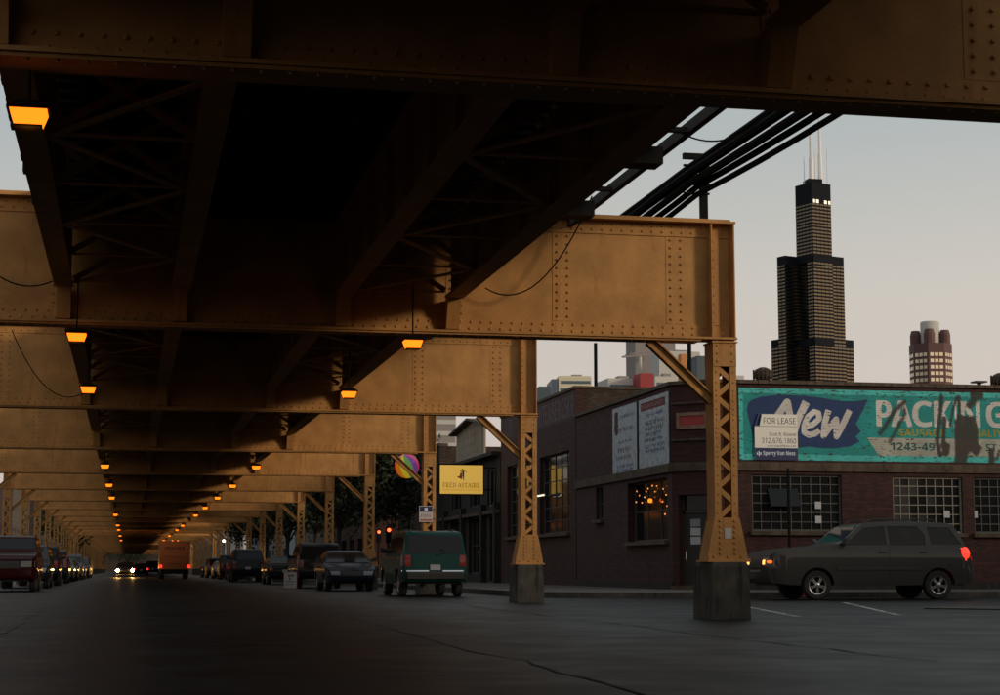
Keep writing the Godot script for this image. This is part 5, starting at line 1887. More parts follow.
func make_vehicles() -> void:
	var g := "cars parked under the elevated railway"
	# the dark grey one crossing the side street, facing -x
	var t := make_car("long_suv", "grey_car_paint", Vector3(18.3, 0, -43.35), PI / 2, "sport_utility", "dark grey sport utility with lit lamps crossing the side street", "", {"hollow": true, "rack": true, "tail": "tail_red", "handle": "chrome", "category": "car"})
	var d: Dictionary = car_meshes("long_suv", true).d
	for s in [-1.0, 1.0]:
		var q := on_front(d, 0.88, 0.99, s * 0.6, s * 0.8, false, 0.02)
		obj("headlight_bulb", q, M.head_amber, t)
		var lens := MB.new()
		var ball := []
		for i in 9:
			ball.append(Vector2(maxf(0.001, sin(PI * i / 8.0)), -cos(PI * i / 8.0)))
		lens.lathe(ball, Transform3D(Basis.from_scale(Vector3(0.1, 0.085, 0.16)), Vector3(s * 0.80, 0.94, -2.60)), 14)
		lens.smooth(40)
		obj("turn_signal", lens.mesh(), M.amber_glow, t)
		lens = MB.new()
		lens.lathe(ball, Transform3D(Basis.from_scale(Vector3(0.11, 0.18, 0.14)), Vector3(s * 0.88, 1.15, 2.50)), 14)
		lens.smooth(40)
		obj("tail_lens", lens.mesh(), M.tail_red, t)
	obj("chrome_strip", on_front(d, 0.70, 0.76, -0.5, 0.5, false, 0.035), M.chrome, t)
	for x in [-0.42, 0.42]:
		var q := MB.new()
		q.hexa([Vector3(x - 0.25, 0.62, 0.3), Vector3(x + 0.25, 0.62, 0.3), Vector3(x + 0.25, 0.62, -0.2), Vector3(x - 0.25, 0.62, -0.2), Vector3(x - 0.24, 1.3, 0.52), Vector3(x + 0.24, 1.3, 0.52), Vector3(x + 0.24, 1.28, 0.36), Vector3(x - 0.24, 1.28, 0.36)])
		q.box(Vector3(x, 1.42, 0.5), Vector3(0.26, 0.2, 0.1))
		obj("seat", q.mesh(), M.black_plastic, t)
	var wq := MB.new()
	wq.lathe([Vector2(0.17, -0.012), Vector2(0.19, 0.0), Vector2(0.17, 0.012), Vector2(0.17, -0.012)], Transform3D(Basis(Vector3.RIGHT, PI / 2 - 0.45), Vector3(-0.42, 1.18, -0.34)), 18)
	obj("steering_wheel", wq.mesh(), M.black_plastic, t)
	bx("dashboard", Vector3(0, 1.12, -0.78), Vector3(1.6, 0.3, 0.5), M.black_plastic, t)
	make_driver(Transform3D(Basis(Vector3.UP, PI / 2), Vector3(18.3, 0, -43.35)))
	for s in [-1.0, 1.0]:
		headlamp_beam(t, Vector3(s * 0.66, 0.94, -2.7), 0.5, Color(1.0, 0.72, 0.42))
	# green one parked at the kerb, seen from behind
	t = make_car("wagon", "green_car_paint", Vector3(8.37, 0, -51.8), 0.0, "parked_car", "dark green sport utility parked at the kerb, its tail turned out", g, {"bumper": "black_plastic"})
	d = car_meshes("wagon", false).d
	obj("chrome_strip", on_front(d, 0.70, 0.735, -0.96, -0.24, true, 0.05), M.chrome, t)
	obj("chrome_strip", on_front(d, 0.70, 0.735, 0.24, 0.96, true, 0.05), M.chrome, t)
	var wp := MB.new()
	wp.chain([Vector3(0.05, 1.17, 2.33), Vector3(0.3, 1.24, 2.30), Vector3(0.16, 1.34, 2.26)], 0.015, 5)
	obj("rear_wiper", wp.mesh(), M.black_plastic, t)
	wp = MB.new()
	for s in [-1, 1]:
		wp.bar(Vector3(s * 0.6, 1.86, -0.2), Vector3(s * 0.6, 1.86, 1.7), 0.04, 0.04)
	obj("roof_rail", wp.mesh(), M.black_plastic, t)
	var right := [
		["sedan", "blue_car_paint", Vector3(7.72, 0, -65.4), PI, "dark blue saloon with a pale windscreen facing out behind the green car"],
		["wagon", "black_car_paint", Vector3(7.7, 0, -75.8), 0.0, "black estate parked behind the dark blue saloon"],
		["sedan", "black_car_paint", Vector3(7.7, 0, -92.6), 0.0, "black saloon parked just past the folding pavement sign"],
		["suv", "black_car_paint", Vector3(7.0, 0, -110.2), 0.0, "black sport utility standing out from the parked row"],
		["van", "brown_car_paint", Vector3(7.65, 0, -118.0), 0.0, "brown van parked in the row of cars under the railway"],
		["sedan", "blue_car_paint", Vector3(7.65, 0, -128.0), PI, "dark saloon in the distant part of the parked row"],
		["wagon", "black_car_paint", Vector3(7.65, 0, -138.0), 0.0, "dark estate in the distant part of the parked row"],
		["sedan", "silver_car_paint", Vector3(7.65, 0, -149.0), PI, "silver saloon in the distant part of the parked row"],
		["van", "black_car_paint", Vector3(7.65, 0, -160.0), 0.0, "dark van in the distant part of the parked row"],
		["sedan", "black_car_paint", Vector3(7.65, 0, -172.0), 0.0, "black saloon far along the parked row"]]
	for q in right:
		make_car(q[0], q[1], q[2], q[3], "parked_car", q[4], g, {"detail": q[2].z > -120.0})
	var left := [
		["suv", "red_car_paint", Vector3(-4.02, 0, -66.2), PI, "dark red sport utility at the head of the opposite parked row"],
		["van", "black_car_paint", Vector3(-4.02, 0, -77.0), PI, "black van behind the dark red sport utility"],
		["wagon", "blue_car_paint", Vector3(-4.02, 0, -88.2), 0.0, "dark blue estate in the opposite parked row"],
		["van", "blue_car_paint", Vector3(-4.02, 0, -100.5), 0.0, "dark blue van in the opposite parked row"],
		["sedan", "silver_car_paint", Vector3(-4.02, 0, -113.0), PI, "silver saloon in the opposite parked row"],
		["sedan", "black_car_paint", Vector3(-4.02, 0, -122.0), PI, "black saloon behind the silver one in the opposite row"],
		["wagon", "silver_car_paint", Vector3(-4.02, 0, -133.0), PI, "silver estate in the opposite parked row"],
		["sedan", "blue_car_paint", Vector3(-4.02, 0, -144.0), PI, "dark blue saloon far along the opposite parked row"],
		["van", "black_car_paint", Vector3(-4.02, 0, -156.0), PI, "black van far along the opposite parked row"],
		["sedan", "black_car_paint", Vector3(-4.02, 0, -168.0), PI, "black saloon far along the opposite parked row"]]
	for q in left:
		make_car(q[0], q[1], q[2], q[3], "parked_car", q[4], g, {"detail": q[2].z > -90.0})
	# car coming with full lamps
	t = make_car("sedan", "black_car_paint", Vector3(-0.2, 0, -176.0), PI, "oncoming_car", "oncoming dark car with two glaring headlights", "", {"detail": false})
	for s in [-1.0, 1.0]:
		var bulb := MB.new()
		var ball := []
		for i in 9:
			ball.append(Vector2(maxf(0.001, 0.15 * sin(PI * i / 8.0)), -0.15 * cos(PI * i / 8.0)))
		bulb.lathe(ball, Transform3D(Basis(), Vector3(s * 0.7, 0.66, -2.24)), 12)
		obj("headlight_bulb", bulb.mesh(), M.head_white, t)
		headlamp_beam(t, Vector3(s * 0.68, 0.64, -2.4), 4.0, Color(1.0, 0.75, 0.42))
	for k in 2:
		make_car(["sedan", "wagon"][k], "black_car_paint", Vector3([1.5, 3.2][k], 0, [-210.0, -236.0][k]), 0.0, "driving_car", ["dark car driving away past the glaring headlights, tail lights lit", "dark estate driving away in front of the orange truck, tail lights lit"][k], "cars driving away", {"tail": "tail_red", "detail": false})
	make_truck()

func make_truck() -> void:
	var t := thing("box_truck", "orange box truck with black lettering and lit tail lights", "truck", Vector3(3.53, 0, -140))
	var orange := mat("truck_orange", Color(0.27, 0.085, 0.02), 0.5)
	bx("cargo_box", Vector3(0, 1.86, -2.6), Vector3(2.3, 2.12, 5.2), orange, t)
	var im := Image.create(220, 190, false, Image.FORMAT_RGB8)
	im.fill(Color(0.56, 0.29, 0.11))
	put_text(im, "PENSKE", font_bold, Rect2(24, 24, 160, 26), Color(0.08, 0.07, 0.08), 0.3)
	for k in 6:
		im.fill_rect(Rect2i(62 + k * 16, 64, 12, 6), Color(0.3, 0.15, 0.08))
	im.fill_rect(Rect2i(22, 104, 178, 4), Color(0.25, 0.13, 0.08))
	for k in 7:
		im.fill_rect(Rect2i(56 + k * 16, 156, 12, 9), Color(0.35, 0.17, 0.08))
	card("roll_door", Vector3(-1.02, 0.9, 0.012), Vector3(1.02, 0.9, 0.012), Vector3.UP * 1.8, print_mat("truck_print", im, 0.5), t)
	var q := MB.new()
	for s in [-1, 1]:
		q.box(Vector3(s * 1.1, 1.86, 0.02), Vector3(0.12, 2.1, 0.05))
	q.box(Vector3(0, 2.86, 0.02), Vector3(2.08, 0.12, 0.05))
	q.box(Vector3(0, 0.82, 0.02), Vector3(2.3, 0.1, 0.08))
	obj("door_frame", q.mesh(), orange, t)
	for s in [-1, 1]:
		bx("tail_light", Vector3(s * 1.06, 0.98, 0.07), Vector3(0.22, 0.22, 0.05), M.tail_red, t)
		bx("marker_lamp", Vector3(s * 0.2, 2.93, 0.03), Vector3(0.1, 0.05, 0.04), M.lamp_amber, t)
	bx("bumper", Vector3(0, 0.48, -0.1), Vector3(2.1, 0.14, 0.12), M.black_metal, t)
	bx("chassis", Vector3(0, 0.62, -3.2), Vector3(1.0, 0.22, 6.4), M.black_metal, t)
	bx("cab", Vector3(0, 1.4, -6.1), Vector3(2.0, 1.7, 1.6), orange, t)
	for z in [-1.3, -6.0]:
		for s in [-1, 1]:
			var w := MB.new()
			w.lathe([Vector2(0.0, -0.14), Vector2(0.4, -0.14), Vector2(0.43, -0.1), Vector2(0.43, 0.1), Vector2(0.4, 0.14), Vector2(0.0, 0.14)], Transform3D(Basis(Vector3(0, 0, -1), Vector3(1, 0, 0), Vector3(0, -1, 0)), Vector3(s * 0.92, 0.43, z)), 18)
			obj("wheel", w.mesh(), M.tyre_rubber, t)

# ------------------------------------------------------------------ the driver
func seg_dist(p: Vector3, a: Vector3, b: Vector3, ra: float, rb: float) -> float:
	var ab := b - a
	var t := clampf((p - a).dot(ab) / maxf(ab.length_squared(), 1e-9), 0, 1)
	return p.distance_to(a + ab * t) - lerpf(ra, rb, t)

func make_driver(place: Transform3D) -> void:
	# joints in the car's own axes (front -z); the driver sits on the -x side
	var x := -0.42
	var bones := [
		[Vector3(x, 0.72, 0.18), Vector3(x, 0.95, 0.24), 0.15, 0.15], [Vector3(x, 0.95, 0.24), Vector3(x, 1.22, 0.27), 0.15, 0.14],
		[Vector3(x - 0.16, 1.26, 0.26), Vector3(x + 0.16, 1.26, 0.26), 0.075, 0.075], [Vector3(x, 1.28, 0.26), Vector3(x, 1.42, 0.23), 0.055, 0.05],
		[Vector3(x, 1.50, 0.2), Vector3(x, 1.60, 0.22), 0.075, 0.085], [Vector3(x, 1.47, 0.15), Vector3(x, 1.5, 0.13), 0.045, 0.035],
		[Vector3(x, 1.535, 0.115), Vector3(x, 1.515, 0.098), 0.014, 0.012]]
	for s in [-1.0, 1.0]:
		bones.append([Vector3(x + s * 0.18, 1.25, 0.26), Vector3(x + s * 0.24, 1.02, 0.12), 0.058, 0.046])
		bones.append([Vector3(x + s * 0.24, 1.02, 0.12), Vector3(x + s * 0.16, 1.2, -0.2), 0.045, 0.034])
		bones.append([Vector3(x + s * 0.16, 1.2, -0.2), Vector3(x + s * 0.15, 1.24, -0.29), 0.034, 0.026])
		bones.append([Vector3(x + s * 0.09, 0.72, 0.14), Vector3(x + s * 0.12, 0.78, -0.35), 0.09, 0.07])
		bones.append([Vector3(x + s * 0.12, 0.78, -0.35), Vector3(x + s * 0.1, 0.5, -0.65), 0.062, 0.045])
	var c := 0.026
	var lo := Vector3(x - 0.36, 0.42, -0.76)
	var nx := int(0.72 / c)
	var ny := int(1.32 / c)
	var nz := int(1.24 / c)
	var f := PackedFloat32Array()
	f.resize(nx * ny * nz)
	f.fill(1.0)
	for bn in bones:
		var mx: float = maxf(bn[2], bn[3]) + 0.09
		var a: Vector3 = ((bn[0].min(bn[1]) - Vector3.ONE * mx - lo) / c).floor()
		var e: Vector3 = ((bn[0].max(bn[1]) + Vector3.ONE * mx - lo) / c).ceil()
		for k in range(maxi(0, int(a.z)), mini(nz - 1, int(e.z)) + 1):
			for j in range(maxi(0, int(a.y)), mini(ny - 1, int(e.y)) + 1):
				for i in range(maxi(0, int(a.x)), mini(nx - 1, int(e.x)) + 1):
					var id := (k * ny + j) * nx + i
					var dd := seg_dist(lo + Vector3(i, j, k) * c, bn[0], bn[1], bn[2], bn[3])
					var h := clampf(0.5 + 0.5 * (f[id] - dd) / 0.03, 0, 1)
					f[id] = lerpf(f[id], dd, h) - 0.03 * h * (1 - h) if f[id] < 0.9 else dd
	var vert := {}
	for k in nz - 1:
		for j in ny - 1:
			for i in nx - 1:
				var s := Vector3.ZERO
				var m := 0
				var vals := []
				for q in 8:
					vals.append(f[((k + (q >> 2)) * ny + j + ((q >> 1) & 1)) * nx + i + (q & 1)])
				for e in [[0, 1], [2, 3], [4, 5], [6, 7], [0, 2], [1, 3], [4, 6], [5, 7], [0, 4], [1, 5], [2, 6], [3, 7]]:
					var va: float = vals[e[0]]
					var vb: float = vals[e[1]]
					if (va < 0) != (vb < 0):
						var t := va / (va - vb)
						var pa := Vector3(e[0] & 1, (e[0] >> 1) & 1, e[0] >> 2)
						var pb := Vector3(e[1] & 1, (e[1] >> 1) & 1, e[1] >> 2)
						s += pa.lerp(pb, t)
						m += 1
				if m > 0:
					vert[Vector3i(i, j, k)] = lo + (Vector3(i, j, k) + s / m) * c
	var b := MB.new()
	var skin := MB.new()
	for key in vert:
		var i: int = key.x
		var j: int = key.y
		var k: int = key.z
		var id := (k * ny + j) * nx + i
		for ax in 3:
			var o: Vector3i = [Vector3i(1, 0, 0), Vector3i(0, 1, 0), Vector3i(0, 0, 1)][ax]
			var id2 := ((k + o.z) * ny + j + o.y) * nx + i + o.x
			if (f[id] < 0) == (f[id2] < 0):
				continue
			var u: Vector3i = [Vector3i(0, 1, 0), Vector3i(0, 0, 1), Vector3i(1, 0, 0)][ax]
			var w: Vector3i = [Vector3i(0, 0, 1), Vector3i(1, 0, 0), Vector3i(0, 1, 0)][ax]
			if vert.has(key - u) and vert.has(key - w) and vert.has(key - u - w):
				var hint := Vector3(o) * (1.0 if f[id] < 0 else -1.0)
				b.quad(vert[key], vert[key - u], vert[key - u - w], vert[key - w], hint)
	b.smooth(70)
	var t := thing("person", "person in a dark jacket sitting at the wheel of the grey car", "person")
	t.transform = place
	obj("body", b.mesh(), mat("skin_and_jacket", Color(0.10, 0.065, 0.05), 0.8), t)
	var hair := MB.new()
	hair.lathe([Vector2(0.092, -0.02), Vector2(0.096, 0.03), Vector2(0.075, 0.075), Vector2(0.03, 0.1), Vector2(0.0, 0.103)], Transform3D(Basis(Vector3.RIGHT, 0.3), Vector3(x, 1.60, 0.235)), 12)
	obj("hair", hair.mesh(), M.black_plastic, t)
	var jk := MB.new()
	jk.lathe([Vector2(0.155, 0.0), Vector2(0.165, 0.2), Vector2(0.158, 0.42), Vector2(0.11, 0.56), Vector2(0.06, 0.6)], Transform3D(Basis(Vector3.RIGHT, 0.08), Vector3(x, 0.74, 0.2)), 16)
	obj("jacket", jk.mesh(), mat("jacket_dark", Color(0.02, 0.022, 0.03), 0.9), t)

# ------------------------------------------------------------------ street things
func make_street_things() -> void:
	# folding pavement sign
	var im := Image.create(80, 96, false, Image.FORMAT_RGB8)
	im.fill(Color(0.60, 0.59, 0.58))
	for k in 4:
		im.fill_rect(Rect2i(24 + k * 10, 14, 8, 12), Color(0.2, 0.2, 0.22))
		im.fill_rect(Rect2i(12 + k * 14, 52, 11, 10), Color(0.42, 0.42, 0.44))
		im.fill_rect(Rect2i(10 + k * 14, 70, 11, 8), Color(0.42, 0.42, 0.44))
	stroke(im, [Vector2(32, 32), Vector2(40, 40), Vector2(32, 46)], 6.0, Color(0.22, 0.22, 0.24))
	var t := thing("folding_sign", "white folding pavement sign with red edges among the parked cars", "sign", Vector3(on_z(290.5, 585, -72.6).x, 0, -72.6), -0.12)
	t.scale = Vector3.ONE * 0.86
	for s in [-1, 1]:
		var q := MB.new()
		q.hexa([Vector3(-0.31, 0.0, s * 0.24 + 0.012), Vector3(0.31, 0.0, s * 0.24 + 0.012), Vector3(0.31, 0.0, s * 0.24 - 0.012), Vector3(-0.31, 0.0, s * 0.24 - 0.012), Vector3(-0.31, 0.76, s * 0.03 + 0.012), Vector3(0.31, 0.76, s * 0.03 + 0.012), Vector3(0.31, 0.76, s * 0.03 - 0.012), Vector3(-0.31, 0.76, s * 0.03 - 0.012)])
		obj("panel", q.mesh(), mat("sign_edge_red", Color(0.25, 0.03, 0.025), 0.7), t)
	card("printed_face", Vector3(-0.29, 0.02, 0.252), Vector3(0.29, 0.02, 0.252), Vector3(0, 0.73, -0.2), print_mat("folding_print", im), t)
	var side := MB.new()
	side.quad(Vector3(0.312, 0, 0.24), Vector3(0.312, 0, -0.24), Vector3(0.312, 0.76, -0.03), Vector3(0.312, 0.76, 0.03), Vector3.RIGHT)
	obj("side_cloth", side.mesh(), M.sign_red, t)
	# striped balloon on a line over the pavement, its gores brightened by added emission
	t = thing("striped_balloon", "round rainbow striped balloon with an added glow floating above the pavement", "glow_balloon", Vector3(11.0, 4.92, -72.0))
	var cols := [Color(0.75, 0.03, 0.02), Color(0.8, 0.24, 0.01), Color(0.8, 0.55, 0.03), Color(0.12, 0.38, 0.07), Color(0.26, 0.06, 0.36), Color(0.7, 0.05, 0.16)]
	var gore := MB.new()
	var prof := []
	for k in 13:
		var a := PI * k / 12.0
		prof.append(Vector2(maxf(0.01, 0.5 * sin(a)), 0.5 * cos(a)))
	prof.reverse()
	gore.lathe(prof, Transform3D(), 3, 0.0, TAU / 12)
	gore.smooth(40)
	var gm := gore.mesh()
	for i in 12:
		var o := obj("gore", gm, glow("glow_balloon_%d" % (i % 6), cols[i % 6], 0.4), t)
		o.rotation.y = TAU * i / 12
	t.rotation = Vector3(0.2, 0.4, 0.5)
	var line := MB.new()
	line.tube(Vector3(11.0, 4.43, -72.0), Vector3(11.0, 0.15, -72.0), 0.006, 0.006, 4)
	line.box(Vector3(11.0, 0.2, -72.0), Vector3(0.16, 0.12, 0.16))
	meta(obj("balloon_tether", line.mesh(), M.cable_black), "thin tether and weight below the striped balloon", "cord")
	# small red signal lamps over the next crossing
	var sm := MB.new()
	sm.tube(Vector3(0, 0, 0), Vector3(0, 0, 0.05), 0.11, 0.11, 12)
	var sl := sm.mesh()
	for q in [[410, 496, -100.0, "red signal beside the striped balloon"], [389, 530, -104.0, "red signal low between the columns, upper of two"], [379, 532, -125.0, "red signal low between the columns, lower of two"], [437, 516, -97.0, "red signal beside the blue and white sign, inner of two"], [442, 516, -96.0, "red signal beside the blue and white sign, outer of two"]]:
		var p := on_z(q[0], q[1], q[2])
		t = thing("traffic_signal", q[3], "traffic signal", Vector3(p.x, 0, p.z), 0.0, "red traffic signals")
		bx("housing", Vector3(0, p.y - 0.28, -0.12), Vector3(0.3, 0.95, 0.22), M.black_metal, t)
		obj("red_lamp", sl, M.signal_red, t, Vector3(0, p.y, 0))
		var dk := MB.new()
		for k in 2:
			dk.tube(Vector3(0, p.y - 0.29 * (k + 1), -0.005), Vector3(0, p.y - 0.29 * (k + 1), 0.03), 0.1, 0.1, 10)
		obj("dark_lamp", dk.mesh(), M.dark_glass, t)
		var ps := MB.new()
		ps.tube(Vector3(0, 0.0, -0.3), Vector3(0, p.y + 0.3, -0.3), 0.06, 0.05, 8)
		ps.bar(Vector3(0, p.y, -0.3), Vector3(0, p.y, -0.1), 0.04, 0.04)
		obj("post", ps.mesh(), M.black_metal, t)
	# two small lit lamps far off on the shop side
	for q in [[224, 541, -150.0, "white shop lamp far along the shop side, above the cars"], [238, 554, -130.0, "yellow white shop lamp low behind the parked cars"]]:
		var p := on_z(q[0], q[1], q[2])
		t = thing("shop_lamp", q[3], "lamp", Vector3(p.x, 0, p.z))
		var b := MB.new()
		b.lathe([Vector2(0.001, -0.13), Vector2(0.12, -0.06), Vector2(0.12, 0.06), Vector2(0.001, 0.13)], Transform3D(), 10)
		obj("globe", b.mesh(), M.street_white, t, Vector3(0, p.y, 0))
		b = MB.new()
		b.tube(Vector3.ZERO, Vector3(0, p.y - 0.1, 0), 0.05, 0.04, 8)
		obj("post", b.mesh(), M.black_metal, t)

func make_tree(at: Vector3, h: float, spread: float, label: String, sd: int, group: String) -> void:
	var r := RandomNumberGenerator.new()
	r.seed = sd
	var t := thing("street_tree", label, "tree", at, 0.0, group)
	var b := MB.new()
	b.tube(Vector3(0, -0.1, 0), Vector3(0.05, h * 0.4, 0), 0.2, 0.13, 10)
	var tips := []
	for i in 9:
		var a := TAU * i / 9 + r.randf() * 0.5
		var base := Vector3(0.05, h * lerpf(0.3, 0.42, r.randf()), 0)
		var tip := Vector3(cos(a) * spread * r.randf_range(0.35, 0.7), h * r.randf_range(0.55, 0.92), sin(a) * spread * r.randf_range(0.35, 0.7))
		var mid := base.lerp(tip, 0.5) + Vector3(0, 0.3, 0)
		b.tube(base, mid, 0.08, 0.05, 6, false)
		b.tube(mid, tip, 0.05, 0.02, 6, false)
		tips.append(mid)
		tips.append(tip)
		for k in 3:
			var tt := tip + Vector3(r.randf_range(-1, 1), r.randf_range(-0.5, 0.8), r.randf_range(-1, 1)) * spread * 0.32
			b.tube(mid.lerp(tip, r.randf_range(0.4, 1.0)), tt, 0.025, 0.01, 5, false)
			tips.append(tt)
	obj("trunk", b.mesh(), M.bark, t)
	var lv := MB.new()
	for c in tips:
		var rad := spread * r.randf_range(0.18, 0.34)
		for k in 230:
			var dv := Vector3(r.randfn(), r.randfn(), r.randfn()) * rad * 0.6
			var p: Vector3 = c + dv
			var nn := Vector3(r.randfn(), r.randfn() + 0.4, r.randfn()).normalized()
			var u := nn.cross(Vector3(r.randfn(), r.randfn(), r.randfn())).normalized()
			var w := nn.cross(u)
			var s := r.randf_range(0.12, 0.24)
			lv.tri(p - u * s * 0.45, p + w * s * 1.1, p + u * s * 0.45)
			lv.tri(p - u * s * 0.45, p + u * s * 0.45, p - w * s * 0.8)
	obj("crown", lv.mesh(), M.leaf_green, t)

func make_trees() -> void:
	var g := "street trees beyond the columns"
	make_tree(Vector3(13.0, 0.15, -98.0), 8.0, 3.2, "dark leafy tree beside the stone shop, behind the striped balloon", 1, g)
	make_tree(Vector3(12.6, 0.15, -110.0), 8.5, 3.4, "dark leafy tree past the stone shop", 2, g)
	make_tree(Vector3(12.4, 0.15, -122.0), 8.0, 3.4, "dark leafy tree in front of the low maroon building", 3, g)
	make_tree(Vector3(11.8, 0.15, -137.0), 7.5, 3.0, "dark leafy tree shading two bents of the railway", 4, g)
	make_tree(Vector3(11.4, 0.15, -152.0), 7.0, 3.0, "dark leafy tree at the end of the shaded bents", 5, g)
	make_tree(Vector3(-7.0, 0.15, -200.0), 7.5, 2.6, "dark leafy tree between the opposite columns", 6, g)
	make_tree(Vector3(-6.5, 0.0, -405.0), 9.0, 6.0, "dark leafy tree near the far end of the street", 7, g)
	make_tree(Vector3(0.0, 0.0, -470.0), 8.0, 7.0, "broad dark tree mass in front of the end building", 8, g)

# ------------------------------------------------------------------ skyline
func face_bands(b: MB, p0: Vector3, p1: Vector3, y0: float, y1: float, n: int, share: float, cols := 1, out := 0.4) -> void:
	# rows of glass between p0 and p1 (ground points of a face), raised a little off it
	var u := (p1 - p0).normalized()
	var nn := u.cross(Vector3.UP)
	if nn.dot(Vector3(p0.x, 0, p0.z)) > 0:
		nn = -nn
	var w := (p1 - p0).length()
	for i in n:
		var ya := lerpf(y0, y1, float(i) / n)
		var hh := (y1 - y0) / n * share
		for c in cols:
			var a := p0 + u * (w * (c + 0.06) / cols)
			var e := p0 + u * (w * (c + 0.94) / cols)
			b.quad(a + nn * out + Vector3.UP * ya, e + nn * out + Vector3.UP * ya, e + nn * out + Vector3.UP * (ya + hh), a + nn * out + Vector3.UP * (ya + hh), nn)

func tower_block(t: Node3D, F: Callable, u0: float, u1: float, v0: float, v1: float, y0: float, y1: float, cap: float, rows: int, cool := false) -> void:
	var b := MB.new()
	var p := [F.call(u0, v0), F.call(u1, v0), F.call(u1, v1), F.call(u0, v1)]
	b.hexa([p[0] + Vector3.UP * y0, p[1] + Vector3.UP * y0, p[2] + Vector3.UP * y0, p[3] + Vector3.UP * y0, p[0] + Vector3.UP * y1, p[1] + Vector3.UP * y1, p[2] + Vector3.UP * y1, p[3] + Vector3.UP * y1])
	obj("tube", b.mesh(), M.tower_black, t)
	var w := MB.new()
	face_bands(w, p[0], p[1], y0 + 2, y1 - cap, rows, 0.48, maxi(1, int(round((u1 - u0) * 5))))
	obj("window_rows", w.mesh(), M.tower_glass, t).set_meta("kind", "stuff")
	w = MB.new()
	face_bands(w, p[0], p[3], y0 + 2, y1 - cap, rows, 0.48, maxi(1, int(round((v1 - v0) * 5))))
	obj("window_rows", w.mesh(), M.tower_glass, t).set_meta("kind", "stuff")

